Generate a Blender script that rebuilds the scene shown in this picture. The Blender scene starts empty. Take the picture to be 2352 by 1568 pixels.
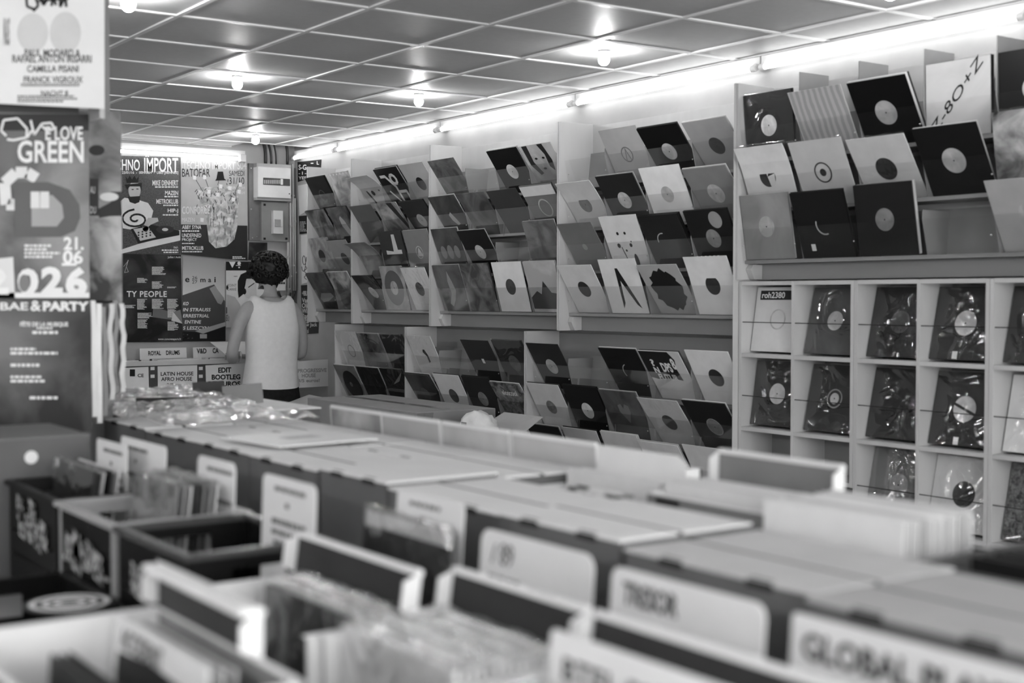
import bpy, math, random
from mathutils import Vector, Matrix
random.seed(7)
S = bpy.context.scene
COL = S.collection
R = math.radians
CZ = 1.5                                   # camera height; ceiling 1.2 m above it
# ------------------------------------------------------------------ camera
YAW, PITCH, FPX, IW, IH = R(34.8813), R(1.8867), 3075.0, 2352, 1568
FW = Vector((math.sin(YAW)*math.cos(PITCH), math.cos(YAW)*math.cos(PITCH), -math.sin(PITCH)))
RT = Vector((math.cos(YAW), -math.sin(YAW), 0.0))
UP = RT.cross(FW)
EYE = Vector((0, 0, CZ))
cam_data = bpy.data.cameras.new('camera')
cam_data.sensor_width = 36.0
cam_data.lens = FPX*36.0/IW
cam_data.clip_start = 0.05
cam_data.dof.use_dof = True
cam_data.dof.focus_distance = 8.6
cam_data.dof.aperture_fstop = 2.3
cam = bpy.data.objects.new('camera', cam_data)
COL.objects.link(cam)
m3 = Matrix((RT, UP, -FW)).transposed()
cam.matrix_world = Matrix.Translation(EYE) @ m3.to_4x4()
S.camera = cam
# ------------------------------------------------------------------ light and exposure
S.view_settings.view_transform = 'Standard'
S.view_settings.look = 'None'
S.view_settings.gamma = 1.0
S.view_settings.use_curve_mapping = False
S.view_settings.exposure = 1.98
S.cycles.use_denoising = True
S.cycles.max_bounces = 8
S.cycles.transparent_max_bounces = 16
S.cycles.caustics_reflective = False
S.cycles.caustics_refractive = False
S.cycles.sample_clamp_indirect = 6.0
W = bpy.data.worlds.new('daylight')
S.world = W
W.use_nodes = True
W.node_tree.nodes['Background'].inputs[0].default_value = (1, 1, 1, 1)
W.node_tree.nodes['Background'].inputs[1].default_value = 1.0
TUBE_E, BULB_E, DAY_W = 1.5, 75.0, 125.0
day = bpy.data.lights.new('shop_window_daylight', 'AREA')
day.shape = 'RECTANGLE'; day.size = 8.0; day.size_y = 3.4; day.energy = DAY_W
dayo = bpy.data.objects.new('shop_window_daylight', day)
dayo.location = (0.7, -4.6, 1.75); dayo.rotation_euler = (R(90), 0, 0)   # shines along +Y through the shop front
COL.objects.link(dayo)

# ------------------------------------------------------------------ helpers
def ray(px, py):
    return FW*FPX + RT*(px-IW/2) - UP*(py-IH/2)
def onX(px, py, x):
    d = ray(px, py); return EYE + d*(x/d.x)
def onY(px, py, y):
    d = ray(px, py); return EYE + d*(y/d.y)
def onZ(px, py, z):
    d = ray(px, py); return EYE + d*((z-CZ)/d.z)

MATS = {}
def nodes(name):
    m = bpy.data.materials.new(name); m.use_nodes = True
    nt = m.node_tree; b = nt.nodes['Principled BSDF']
    return m, nt, b
def g3(g): return (g, g, g, 1)
def mat(name, g, rough=.6, spec=.4, metal=0., var=.06, scale=9., bump=0., bscale=40., coat=0., stretch=None):
    """plain painted/paper/wood surface: grey level g with faint noise"""
    if name in MATS: return MATS[name]
    m, nt, b = nodes(name)
    tc = nt.nodes.new('ShaderNodeTexCoord')
    mp = nt.nodes.new('ShaderNodeMapping')
    oi = nt.nodes.new('ShaderNodeObjectInfo')
    nt.links.new(tc.outputs['Object'], mp.inputs[0]); nt.links.new(oi.outputs['Random'], mp.inputs[1])
    if stretch: mp.inputs[3].default_value = stretch
    n = nt.nodes.new('ShaderNodeTexNoise'); n.inputs['Scale'].default_value = scale; n.inputs['Detail'].default_value = 4
    nt.links.new(mp.outputs[0], n.inputs['Vector'])
    cr = nt.nodes.new('ShaderNodeValToRGB')
    cr.color_ramp.elements[0].position = .3; cr.color_ramp.elements[1].position = .7
    cr.color_ramp.elements[0].color = g3(g*(1-var)); cr.color_ramp.elements[1].color = g3(min(1, g*(1+var)))
    nt.links.new(n.outputs[0], cr.inputs[0]); nt.links.new(cr.outputs[0], b.inputs['Base Color'])
    b.inputs['Roughness'].default_value = rough
    b.inputs['Specular IOR Level'].default_value = spec
    b.inputs['Metallic'].default_value = metal
    b.inputs['Coat Weight'].default_value = coat
    b.inputs['Coat Roughness'].default_value = .12
    if bump:
        n2 = nt.nodes.new('ShaderNodeTexNoise'); n2.inputs['Scale'].default_value = bscale; n2.inputs['Detail'].default_value = 3
        nt.links.new(mp.outputs[0], n2.inputs['Vector'])
        bp = nt.nodes.new('ShaderNodeBump'); bp.inputs['Strength'].default_value = bump; bp.inputs['Distance'].default_value = .01
        nt.links.new(n2.outputs[0], bp.inputs['Height']); nt.links.new(bp.outputs[0], b.inputs['Normal'])
    MATS[name] = m
    return m
def emit(name, e):
    if name in MATS: return MATS[name]
    m, nt, b = nodes(name)
    b.inputs['Base Color'].default_value = g3(.8)
    b.inputs['Emission Color'].default_value = g3(1); b.inputs['Emission Strength'].default_value = e
    MATS[name] = m; return m
def art(lo, hi, scale=5., kind='noise', rough=.35):
    """printed cover picture: flat grey-level print, different on every object"""
    key = 'cover_print_%s_%g_%g_%g' % (kind, lo, hi, scale)
    if key in MATS: return MATS[key]
    m, nt, b = nodes(key)
    tc = nt.nodes.new('ShaderNodeTexCoord'); oi = nt.nodes.new('ShaderNodeObjectInfo')
    vm = nt.nodes.new('ShaderNodeVectorMath'); vm.operation = 'MULTIPLY_ADD'
    nt.links.new(oi.outputs['Random'], vm.inputs[0]); vm.inputs[1].default_value = (37, 91, 53)
    nt.links.new(tc.outputs['Object'], vm.inputs[2])
    if kind == 'wave':
        n = nt.nodes.new('ShaderNodeTexWave'); n.inputs['Scale'].default_value = scale; n.inputs['Distortion'].default_value = 2.5; n.inputs['Detail'].default_value = 3
        out = n.outputs['Fac']; nt.links.new(tc.outputs['Object'], n.inputs['Vector'])
    elif kind == 'voro':
        n = nt.nodes.new('ShaderNodeTexVoronoi'); n.inputs['Scale'].default_value = scale; out = n.outputs['Distance']
        nt.links.new(vm.outputs[0], n.inputs['Vector'])
    else:
        n = nt.nodes.new('ShaderNodeTexNoise'); n.inputs['Scale'].default_value = scale; n.inputs['Detail'].default_value = 6
        n.inputs['Distortion'].default_value = .8; out = n.outputs[0]
        nt.links.new(vm.outputs[0], n.inputs['Vector'])
    cr = nt.nodes.new('ShaderNodeValToRGB')
    cr.color_ramp.elements[0].position = .38; cr.color_ramp.elements[1].position = .66
    cr.color_ramp.elements[0].color = g3(lo); cr.color_ramp.elements[1].color = g3(hi)
    nt.links.new(out, cr.inputs[0]); nt.links.new(cr.outputs[0], b.inputs['Base Color'])
    b.inputs['Roughness'].default_value = rough+.1; b.inputs['Specular IOR Level'].default_value = .25
    MATS[key] = m; return m
def clear(name, tint=.9, gloss=.1, rough=.05, bump=0., bscale=10., haze=0., graze=.5):
    """clear sheet plastic / acrylic: see-through with a sheen"""
    if name in MATS: return MATS[name]
    m, nt, b = nodes(name); nt.nodes.remove(b)
    out = nt.nodes['Material Output']
    tr = nt.nodes.new('ShaderNodeBsdfTransparent'); tr.inputs[0].default_value = g3(tint)
    gl = nt.nodes.new('ShaderNodeBsdfGlossy'); gl.inputs['Roughness'].default_value = rough; gl.inputs[0].default_value = g3(1)
    lw = nt.nodes.new('ShaderNodeLayerWeight'); lw.inputs[0].default_value = .25
    mr = nt.nodes.new('ShaderNodeMapRange'); mr.inputs[3].default_value = gloss; mr.inputs[4].default_value = min(1, gloss+graze)
    nt.links.new(lw.outputs['Fresnel'], mr.inputs[0])
    mx = nt.nodes.new('ShaderNodeMixShader')
    nt.links.new(mr.outputs[0], mx.inputs[0]); nt.links.new(tr.outputs[0], mx.inputs[1]); nt.links.new(gl.outputs[0], mx.inputs[2])
    last = mx
    if haze:
        df = nt.nodes.new('ShaderNodeBsdfDiffuse'); df.inputs[0].default_value = g3(.75)
        m2 = nt.nodes.new('ShaderNodeMixShader'); m2.inputs[0].default_value = haze
        nt.links.new(mx.outputs[0], m2.inputs[1]); nt.links.new(df.outputs[0], m2.inputs[2]); last = m2
    if bump:
        tc = nt.nodes.new('ShaderNodeTexCoord'); n2 = nt.nodes.new('ShaderNodeTexNoise'); n2.inputs['Scale'].default_value = bscale
        n2.inputs['Distortion'].default_value = 1.5
        oi = nt.nodes.new('ShaderNodeObjectInfo'); vm = nt.nodes.new('ShaderNodeVectorMath'); vm.operation = 'MULTIPLY_ADD'
        nt.links.new(oi.outputs['Random'], vm.inputs[0]); vm.inputs[1].default_value = (37, 91, 53); nt.links.new(tc.outputs['Object'], vm.inputs[2])
        nt.links.new(vm.outputs[0], n2.inputs['Vector'])
        bp = nt.nodes.new('ShaderNodeBump'); bp.inputs['Strength'].default_value = bump; bp.inputs['Distance'].default_value = .03
        nt.links.new(n2.outputs[0], bp.inputs['Height']); nt.links.new(bp.outputs[0], gl.inputs['Normal'])
    nt.links.new(last.outputs[0], out.inputs[0])
    MATS[name] = m; return m

class MB:
    """collects simple solids; build() links them as one mesh object"""
    def __init__(s): s.v = []; s.f = []
    def quad(s, *p):
        n = len(s.v); s.v += [tuple(q) for q in p]; s.f.append(tuple(range(n, n+len(p)))); return s
    def box(s, x0, x1, y0, y1, z0, z1, M=None):
        if x0 > x1: x0, x1 = x1, x0
        if y0 > y1: y0, y1 = y1, y0
        if z0 > z1: z0, z1 = z1, z0
        n = len(s.v)
        for z in (z0, z1):
            for x, y in ((x0, y0), (x1, y0), (x1, y1), (x0, y1)):
                q = Vector((x, y, z)); s.v.append(tuple(M @ q if M else q))
        s.f += [tuple(n+i for i in f) for f in ((3,2,1,0),(4,5,6,7),(0,1,5,4),(1,2,6,5),(2,3,7,6),(3,0,4,7))]
        return s
    def cbox(s, x0, x1, y0, y1, z0, z1, c=.004, M=None):
        """box with its top edges chamfered"""
        n = len(s.v)
        rings = [(0, z0), (0, z1-c), (c, z1)]
        for i, z in rings:
            for x, y in ((x0+i, y0+i), (x1-i, y0+i), (x1-i, y1-i), (x0+i, y1-i)):
                q = Vector((x, y, z)); s.v.append(tuple(M @ q if M else q))
        s.f.append((n+3, n+2, n+1, n)); s.f.append((n+8, n+9, n+10, n+11))
        for r in (0, 4):
            for k in range(4):
                a, b = n+r+k, n+r+(k+1) % 4; s.f.append((a, b, b+4, a+4))
        return s
    def prism(s, pts, off):
        """polygon pts (3D) extruded by vector off"""
        n = len(s.v); k = len(pts); off = Vector(off)
        s.v += [tuple(Vector(p)) for p in pts] + [tuple(Vector(p)+off) for p in pts]
        s.f.append(tuple(range(n+k-1, n-1, -1))); s.f.append(tuple(range(n+k, n+2*k)))
        for i in range(k):
            j = (i+1) % k; s.f.append((n+i, n+j, n+k+j, n+k+i))
        return s
    def tube(s, pts, r, seg=8, cap=True):
        pts = [Vector(p) for p in pts]; n = len(s.v)
        for i, p in enumerate(pts):
            t = (pts[min(i+1, len(pts)-1)] - pts[max(i-1, 0)]).normalized()
            a = t.orthogonal().normalized() if i == 0 else (a - t*a.dot(t)).normalized()
            b = t.cross(a)
            rr = r[i] if isinstance(r, (list, tuple)) else r
            for k in range(seg):
                w = 2*math.pi*k/seg; s.v.append(tuple(p + (a*math.cos(w)+b*math.sin(w))*rr))
        for i in range(len(pts)-1):
            for k in range(seg):
                a0 = n+i*seg+k; a1 = n+i*seg+(k+1) % seg; s.f.append((a0, a1, a1+seg, a0+seg))
        if cap:
            s.f.append(tuple(range(n+seg-1, n-1, -1))); e = n+(len(pts)-1)*seg; s.f.append(tuple(range(e, e+seg)))
        return s
    def disc(s, c, u, v, r, th, seg=24, inner=0):
        """disc (or ring) centred c in plane u,v, thickness th along u x v"""
        c = Vector(c); u = Vector(u); v = Vector(v); w = u.cross(v).normalized()*th; n = len(s.v)
        if inner:
            for d in (Vector((0,0,0)), w):
                for rr in (inner, r):
                    for k in range(seg):
                        t = 2*math.pi*k/seg; s.v.append(tuple(c+d+u*math.cos(t)*rr+v*math.sin(t)*rr))
            for k in range(seg):
                j = (k+1) % seg; I, O, I2, O2 = n, n+seg, n+2*seg, n+3*seg
                s.f += [(I2+k, O2+k, O2+j, I2+j), (O+k, O+j, O2+j, O2+k), (I+j, I+k, I2+k, I2+j), (I+k, I+j, O+j, O+k)]
        else:
            s.prism([c+u*math.cos(2*math.pi*k/seg)*r+v*math.sin(2*math.pi*k/seg)*r for k in range(seg)], w)
        return s
    def sphere(s, c, rx, ry, rz, seg=16, rings=10, fn=None):
        n = len(s.v); c = Vector(c)
        for i in range(rings+1):
            a = math.pi*i/rings
            for k in range(seg):
                t = 2*math.pi*k/seg; d = Vector((math.sin(a)*math.cos(t), math.sin(a)*math.sin(t), math.cos(a)))
                q = fn(d) if fn else 1.0
                s.v.append(tuple(c+Vector((d.x*rx*q, d.y*ry*q, d.z*rz*q))))
        for i in range(rings):
            for k in range(seg):
                j = (k+1) % seg; s.f.append((n+i*seg+k, n+(i+1)*seg+k, n+(i+1)*seg+j, n+i*seg+j))
        return s
    def loft(s, rings, cap=True):
        n = len(s.v); k = len(rings[0])
        for r_ in rings: s.v += [tuple(p) for p in r_]
        for i in range(len(rings)-1):
            for a in range(k):
                b = (a+1) % k; s.f.append((n+i*k+a, n+i*k+b, n+(i+1)*k+b, n+(i+1)*k+a))
        if cap: s.f.append(tuple(range(n+k-1, n-1, -1))); e = n+(len(rings)-1)*k; s.f.append(tuple(range(e, e+k)))
        return s
    def mesh(s, name, m, smooth=False):
        me = bpy.data.meshes.new(name); me.from_pydata(s.v, [], s.f); me.update()
        if m: me.materials.append(m)
        if smooth:
            for p in me.polygons: p.use_smooth = True
        return me
    def build(s, name, m, parent=None, smooth=False, local=False, label=None):
        """world-coordinate geometry unless local; becomes a child of parent"""
        if parent is not None and not local:
            inv = MW[parent.name].inverted()
            s.v = [tuple(inv @ Vector(p)) for p in s.v]
        o = bpy.data.objects.new(name, s.mesh(name, m, smooth)); COL.objects.link(o)
        if parent is not None: o.parent = parent; MW[o.name] = MW[parent.name]
        else: MW[o.name] = Matrix.Identity(4)
        if label: o['label'] = label
        return o
MW = {}
def thing(name, label, cat, loc=(0, 0, 0), rot=None, group=None):
    o = bpy.data.objects.new(name, None); COL.objects.link(o)
    o.empty_display_size = .1
    M = Matrix.Translation(loc) @ (rot.to_4x4() if rot else Matrix.Identity(4))
    o.matrix_world = M; MW[o.name] = M
    o['label'] = label; o['category'] = cat
    if group: o['group'] = group
    return o
def tag(o, label, cat, group=None):
    o['label'] = label; o['category'] = cat
    if group: o['group'] = group
    return o
def struct(o): o['kind'] = 'structure'; return o
def child_of(o, parent):
    o.parent = parent; MW[o.name] = MW[parent.name]
    return o

_T = {}
def textmesh(body, bold=0., sp=1.0):
    k = (body, bold, sp)
    if k in _T: return _T[k]
    c = bpy.data.curves.new('t', 'FONT'); c.body = body; c.size = 1; c.offset = bold; c.space_character = sp; c.space_line = .9
    c.align_x = 'LEFT'; c.resolution_u = 3; c.extrude = 0
    o = bpy.data.objects.new('t', c); COL.objects.link(o)
    dg = bpy.context.evaluated_depsgraph_get(); dg.update()
    me = o.evaluated_get(dg).to_mesh()
    V = [tuple(v.co) for v in me.vertices]; F = [tuple(p.vertices) for p in me.polygons]
    o.evaluated_get(dg).to_mesh_clear()
    bpy.data.objects.remove(o); bpy.data.curves.remove(c)
    x0 = min(v[0] for v in V); x1 = max(v[0] for v in V); y0 = min(v[1] for v in V); y1 = max(v[1] for v in V)
    V = [((v[0]-x0)/(x1-x0), (v[1]-y0)/(y1-y0)) for v in V]
    _T[k] = (V, F); return _T[k]
def text3(mb, body, o, r, u, bold=0., shear=0., sp=1.0, flipx=False):
    """letters filling the parallelogram o, o+r, o+u"""
    V, F = textmesh(body, bold, sp); n = len(mb.v)
    o, r, u = Vector(o), Vector(r), Vector(u)
    for a, b in V: mb.v.append(tuple(o + r*(a+shear*(b-.0)) + u*b))
    mb.f += [tuple(n+i for i in f) for f in F]
    return mb

class Flat:
    """a flat printed thing standing in a world plane (axis, value); prints are given where they stand on it"""
    def __init__(s, axis, val, sgn=-1, step=.0007):
        s.a, s.val, s.sgn, s.step = axis, val, sgn, step
        s.n = Vector((0, 0, 0)); s.n[axis] = sgn
    def p(s, px, py, layer=0):
        q = onX(px, py, s.val) if s.a == 0 else onY(px, py, s.val)
        return q + s.n*s.step*layer
    def poly(s, mb, pts, layer=1): return mb.prism([s.p(x, y, layer-1) for x, y in pts][::-1], s.n*s.step*.9)
    def rect(s, mb, x0, y0, x1, y1, layer=1): return s.poly(mb, [(x0,y0),(x1,y0),(x1,y1),(x0,y1)], layer)
    def ell(s, mb, cx, cy, rx, ry, layer=1, seg=20): return s.poly(mb, [(cx+rx*math.cos(2*math.pi*k/seg), cy+ry*math.sin(2*math.pi*k/seg)) for k in range(seg)], layer)
    def text(s, mb, body, x0, y0, x1, y1, layer=2, bold=0., shear=0., sp=1., dy=0.):
        o = s.p(x0, y1, layer); return text3(mb, body, o, s.p(x1, y1+dy, layer)-o, s.p(x0, y0, layer)-o, bold, shear, sp)
    def line(s, mb, pts, w, layer=1):
        for (x0, y0), (x1, y1) in zip(pts, pts[1:]):
            L = math.hypot(x1-x0, y1-y0) or 1; nx, ny = -(y1-y0)/L*w/2, (x1-x0)/L*w/2
            s.poly(mb, [(x0+nx,y0+ny),(x1+nx,y1+ny),(x1-nx,y1-ny),(x0-nx,y0-ny)], layer)
        return mb
    def smallprint(s, mb, x0, y0, x1, y1, n, layer=2, rag=.4, align='l'):
        """lines of print too small to read: short uneven strokes"""
        h = (y1-y0)/n
        for i in range(n):
            w = (x1-x0)*(1-rag*random.random()); xs = x0 if align == 'l' else x1-w; x = xs
            while x < xs+w-1:
                ww = min(random.uniform(2.5, 7)*max(h, 2)/5, xs+w-x)
                s.rect(mb, x, y0+i*h+h*.18, x+ww, y0+i*h+h*.78, layer); x += ww+max(h, 2)*.28
        return mb
# ------------------------------------------------------------------ materials
wall_m = mat('painted_wall', .46, .7, .2, var=.12, scale=2.5, bump=.08, bscale=30)
ceil_m = mat('ceiling_tile_satin', .56, .5, .3, var=.03, scale=30, bump=.05, bscale=160)
bar_m = mat('ceiling_grid_white', .8, .35, .5)
floor_m = mat('floor_vinyl', .42, .5, .4, var=.25, scale=3)
wood_l = mat('pale_laminate', .55, .45, .4, var=.08, scale=6, stretch=(1, 1, .15))
wood_m = mat('grey_laminate', .27, .5, .4, var=.12, scale=5, stretch=(1, .15, 1))
wood_d = mat('dark_board', .085, .55, .3, var=.3, scale=6, stretch=(1, 1, .1))
acry = clear('clear_acrylic', .975, .008, .06, graze=.2)
wrap = clear('crinkled_clear_film', .985, .045, .05, bump=.5, bscale=4.5, graze=.10)
wrap_s = clear('shiny_crinkled_film', .98, .07, .04, bump=.8, bscale=5., graze=.35)
wrap2 = clear('cloudy_clear_film', .8, .08, .15, bump=1., bscale=12, haze=.12)
metal = mat('zinc_metal', .6, .35, .5, metal=.9)
black = mat('black_print', .012, .45, .4)
white = mat('white_paper', .78, .55, .3, var=.03)
ink = mat('black_ink', .015, .6, .2)
wink = mat('white_ink', .85, .6, .2)
gink = mat('grey_ink', .3, .6, .2)
wire_m = mat('black_cord', .015, .6, .3)
tube_m = emit('lit_tube', TUBE_E)
fill_tube_m = emit('added_fill_tube', 30.0)
bulb_m = emit('lit_bulb', BULB_E)

# ------------------------------------------------------------------ the room
XW, YB, ZC = 4.86, 10.1, 2.70              # record wall, back wall, ceiling
XL, YF = -2.4, -1.6                        # wall behind the customer side, shop front
struct(MB().box(XL-.1, XW+.1, YF-.1, YB+.1, -.06, 0).build('floor', floor_m))
struct(MB().box(XW, XW+.12, YF-.1, YB+.12, 0, 3.1).build('wall_right', wall_m))
struct(MB().box(XL-.12, XW, YB, YB+.12, 0, 3.1).build('wall_back', wall_m))
struct(MB().box(XL-.12, XL, YF-.1, YB, 0, 3.1).build('wall_left', wall_m))
wf = MB()
wf.box(XL, XW, YF-.12, YF, 0, .55).box(XL, XW, YF-.12, YF, 2.6, 3.1).box(XL, XL+.4, YF-.12, YF, .55, 2.6).box(XW-1.1, XW, YF-.12, YF, .55, 2.6)
struct(wf.build('wall_front', wall_m))
wn = MB().box(XL+.4, XW-1.1, YF-.07, YF-.06, .55, 2.6).build('window_1', clear('shop_window_glass', .96, .04, .02)); struct(wn)
fr = MB()
for x in (XL+.4, -.6, 1.2, 2.5, XW-1.14): fr.box(x, x+.04, YF-.09, YF-.03, .55, 2.6)
fr.build('window_frame', metal, wn)
# suspended ceiling: tiles 0.6 m in a T-bar grid
cl = MB().box(XL, XW, YF, YB, 3.05, 3.1).build('ceiling', mat('plenum_dark', .03)); struct(cl)
GX, GY = 2.1257, 4.3466
tile_mesh = {}
xs = [GX+.6*k for k in range(-8, 5)]; xs = [XL] + [x for x in xs if x > XL+.02] + [XW]
ys = [GY+.6*k for k in range(-10, 10)]; ys = [YF] + [y for y in ys if y > YF+.02] + [YB]
for i in range(len(xs)-1):
    for j in range(len(ys)-1):
        if i >= len(xs)-3 and j == len(ys)-2:
            if i == len(xs)-2: continue                 # missing corner tiles: the cables go up through here
        a, b = xs[i+1]-xs[i]-.02, ys[j+1]-ys[j]-.02
        if j == len(ys)-2 and i == len(xs)-3: a = a*.62
        k = (round(a, 3), round(b, 3))
        if k not in tile_mesh: tile_mesh[k] = MB().box(0, a, 0, b, 0, .014).mesh('ceiling_tile', ceil_m)
        o = bpy.data.objects.new('ceiling_tile', tile_mesh[k]); COL.objects.link(o); o.parent = cl; MW[o.name] = Matrix.Identity(4)
        o.location = (xs[i]+.01, ys[j]+.01, ZC+.006 + random.uniform(-.0005, .0005))
for x in xs[1:-1]:
    MB().box(x-.012, x+.012, YF, YB if x < 4.4 else YB-.36, ZC-.001, ZC+.03).build('grid_bar', bar_m, cl)
for y in ys[1:-1]:
    MB().box(XL, XW, y-.012, y+.012, ZC-.0005, ZC+.03).build('grid_bar', bar_m, cl)
MB().box(XW-.02, XW, YF, YB-.36, ZC-.002, ZC+.03).build('edge_trim', bar_m, cl)
MB().box(XL, 4.3, YB-.02, YB, ZC-.002, ZC+.03).build('edge_trim', bar_m, cl)

# ------------------------------------------------------------------ lamps
holder = mat('lamp_holder_white', .75, .4, .4)
bulbs = [(2.973, 6.886, 'bare globe bulb on the ceiling straight above the white sleeve on the cartons'),
         (4.118, 6.875, 'middle one of the three globe bulbs beside the lit tube on the record wall'),
         (4.138, 5.149, 'globe bulb nearest the camera in the row beside the record wall tube'),
         (4.141, 9.265, 'small looking globe bulb at the back corner above the fuse box'),
         (1.813, 5.262, 'globe bulb cut by the top of the picture above the poster pillar')]
bulbs += [(x, y, 'globe bulb outside the picture over the shop front') for x, y in ((4.13, 3.4), (-.6, 3.4), (-.6, 5.2), (-.6, 6.9), (4.13, -.2), (-.6, -.2))]
gm = MB().sphere((0, 0, -.038), .028, .028, .030, 16, 10).mesh('globe', bulb_m, True)
cm = MB().tube([(0, 0, .003), (0, 0, -.012)], .03, 16).tube([(0, 0, -.010), (0, 0, -.020)], .018, 16).mesh('socket', holder)
for i, (x, y, lab) in enumerate(bulbs):
    t = thing('ceiling_bulb', lab, 'lamp', (x, y, ZC), group='globe bulbs on the ceiling')
    for nm, me in (('globe', gm), ('socket', cm)):
        o = bpy.data.objects.new(nm, me); COL.objects.link(o); o.parent = t
# fluorescent tubes, end to end along the record wall
ty = [10.02, 9.26, 7.76, 6.26, 4.76, 3.26, 1.76, .26]
tl = ['end of the tube line in the far corner beside the conduits', 'lit tube over the two narrow wall racks at the far end', 'lit tube over the far four-wide upper rack',
      'lit tube over the near four-wide upper rack', 'lit tube with its end clamp showing above the rack over the cubbyholes', 'lit tube just past the picture edge', 'lit tube nearest the shop front']
for i in range(len(ty)-1):
    a, b = ty[i], ty[i+1]
    t = thing('tube_light', tl[i], 'lamp', (4.8, (a+b)/2, 2.63), group='tube lights along the record wall')
    MB().tube([(4.80, b+.03, 2.632), (4.80, a-.03, 2.632)], .0135, 12).build('tube', tube_m, t, True)
    MB().box(4.815, XW-.001, b+.006, a-.006, 2.652, 2.69).build('batten', holder, t)
    for y in (a-.03, b+.03):
        MB().tube([(4.80, y-.016, 2.632), (4.80, y+.016, 2.632)], .0165, 12).box(4.80, 4.83, y-.01, y+.01, 2.634, 2.656).build('end_cap', holder, t)
for i, (a, b) in enumerate(((8.9, 7.4), (6.4, 4.9), (3.9, 2.4), (1.4, -.1))):  # unseen tubes, added to brighten the ceiling and the aisle-facing cards
    t = thing('tube_light', 'added fill tube on the unseen wall opposite the records, %s from the back' % ['first', 'second', 'third', 'fourth'][i], 'lamp', (XL+.06, (a+b)/2, 2.63), group='added fill tubes on the opposite wall')
    MB().tube([(XL+.06, b+.03, 2.50), (XL+.06, a-.03, 2.50)], .0135, 12).build('tube', fill_tube_m, t, True)
    MB().box(XL+.001, XL+.045, b+.006, a-.006, 2.47, 2.53).build('batten', holder, t)
t = thing('tube_light', 'lit tube along the top of the back wall above the posters', 'lamp', (3.6, 10.03, 2.605))
MB().tube([(2.6, 10.03, 2.604), (4.36, 10.03, 2.604)], .0135, 12).build('tube', tube_m, t, True)
MB().box(2.6, 4.4, 10.045, YB-.001, 2.63, 2.67).build('batten', holder, t)
MB().cbox(4.345, 4.39, 10.005, 10.055, 2.58, 2.64, .006).build('end_cap', holder, t)

# ------------------------------------------------------------------ wall racks
XF, XA, HA = 4.60, 4.634, .15
def rack(name, label, ya, yb, zt, zb, tiers, ncol, tall_fins=False):
    """ya far end, yb near end"""
    t = thing('wall_record_rack', label, 'rack', (XF+.1, (ya+yb)/2, zb))
    MB().box(4.84, XW-.001, yb+.001, ya-.001, zb+.02, zt-.012).build('back_panel', wood_l if zt > 2 else wood_m, t)
    for y in (ya-.013, yb+.001):
        MB().cbox(XF, 4.84, y, y+.012, zb, zt, .002).build('side_panel', wood_l, t)
    n = len(tiers)
    pitch = (ya-yb-.026)/ncol
    for i, z0 in enumerate(tiers):
        z0 += CZ
        xa0 = 4.643 if tall_fins else 4.6725
        xtop = 4.615 if tall_fins else XA
        MB().box(xa0+(.006 if tall_fins else -.006), 4.84, yb+.014, ya-.014, z0-.016, z0).build('ledge', wood_m, t)
        MB().prism([(4.80, yb+.014, z0+.001), (4.808, yb+.014, z0+.001), (4.832, yb+.014, z0+.2), (4.824, yb+.014, z0+.2)], (0, ya-yb-.028, 0)).build('pocket_back', wood_m, t)
        a = MB(); d = Vector((xtop-xa0, 0, HA)).normalized(); nn = Vector((-d.z, 0, d.x))
        p0, p1 = Vector((xa0-.004, yb+.016, z0-.012)), Vector((xtop, yb+.016, z0+HA))
        a.prism([p0, p1, p1+nn*.003, p0+nn*.003], (0, ya-yb-.032, 0)).build('acrylic_front', acry, t)
        top = 1.04+CZ if (tall_fins and i == 0) else z0+.19
        for k in range(1, ncol):
            y = ya-.013-k*pitch
            MB().prism([(4.682, y-.0025, z0), (4.84, y-.0025, z0), (4.84, y-.0025, top), (XA+.012, y-.0025, top), (XA+.01, y-.0025, z0+HA)], (0, .005, 0)).build('pocket_divider', wood_m, t)
        sc = MB()
        for k in range(ncol+1):
            y = min(max(ya-.013-k*pitch, yb+.03), ya-.03)
            sc.sphere((xa0-.0205, y, z0+.07), .003, .004, .004, 8, 5)
        sc.build('screw', metal, t, True)['kind'] = 'stuff'
    if zt > 2:
        zr = tiers[-1]+CZ
        MB().box(4.73, 4.745, yb+.014, ya-.014, zb, zr-.018).build('bottom_rail', wood_m, t)
        MB().prism([(4.68, ya-.05, zb+.002), (4.73, ya-.05, zb+.002), (4.73, ya-.05, zr-.02), (4.672, ya-.05, zr-.02), (4.655, ya-.05, zb+.05)], (0, .034, 0)).build('corner_block', wood_l, t)
    return t
ZU, ZA_, ZLO = [.63, .39, .15, -.09], [.655, .42, .178], [-.54, -.78, -1.02]
RK = {'E': ('narrow two-wide upper rack in the far corner', 9.352, 8.628, 1.0+CZ, -.19+CZ, ZU, 2),
      'D': ('three-wide upper rack beside the two-wide rack', 8.626, 7.542, 1.0+CZ, -.19+CZ, ZU, 3),
      'C': ('far four-wide upper rack beside the three-wide rack', 7.540, 6.137, 1.0+CZ, -.19+CZ, ZU, 4),
      'B': ('near four-wide upper rack with an empty top corner pocket', 6.135, 4.708, 1.0+CZ, -.19+CZ, ZU, 4),
      'A': ('tall-finned upper rack above the cubbyholes', 4.706, 2.93, 1.03+CZ, .085+CZ, ZA_, 5),
      'H': ('three-wide lower rack behind the big taped carton', 8.905, 7.862, -.2+CZ, .2, ZLO, 3),
      'G': ('four-wide lower rack between the three-wide and five-wide lower racks', 7.860, 6.460, -.2+CZ, .2, ZLO, 4),
      'F': ('five-wide lower rack next to the cubbyholes', 6.458, 4.708, -.2+CZ, .2, ZLO, 5)}
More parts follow.
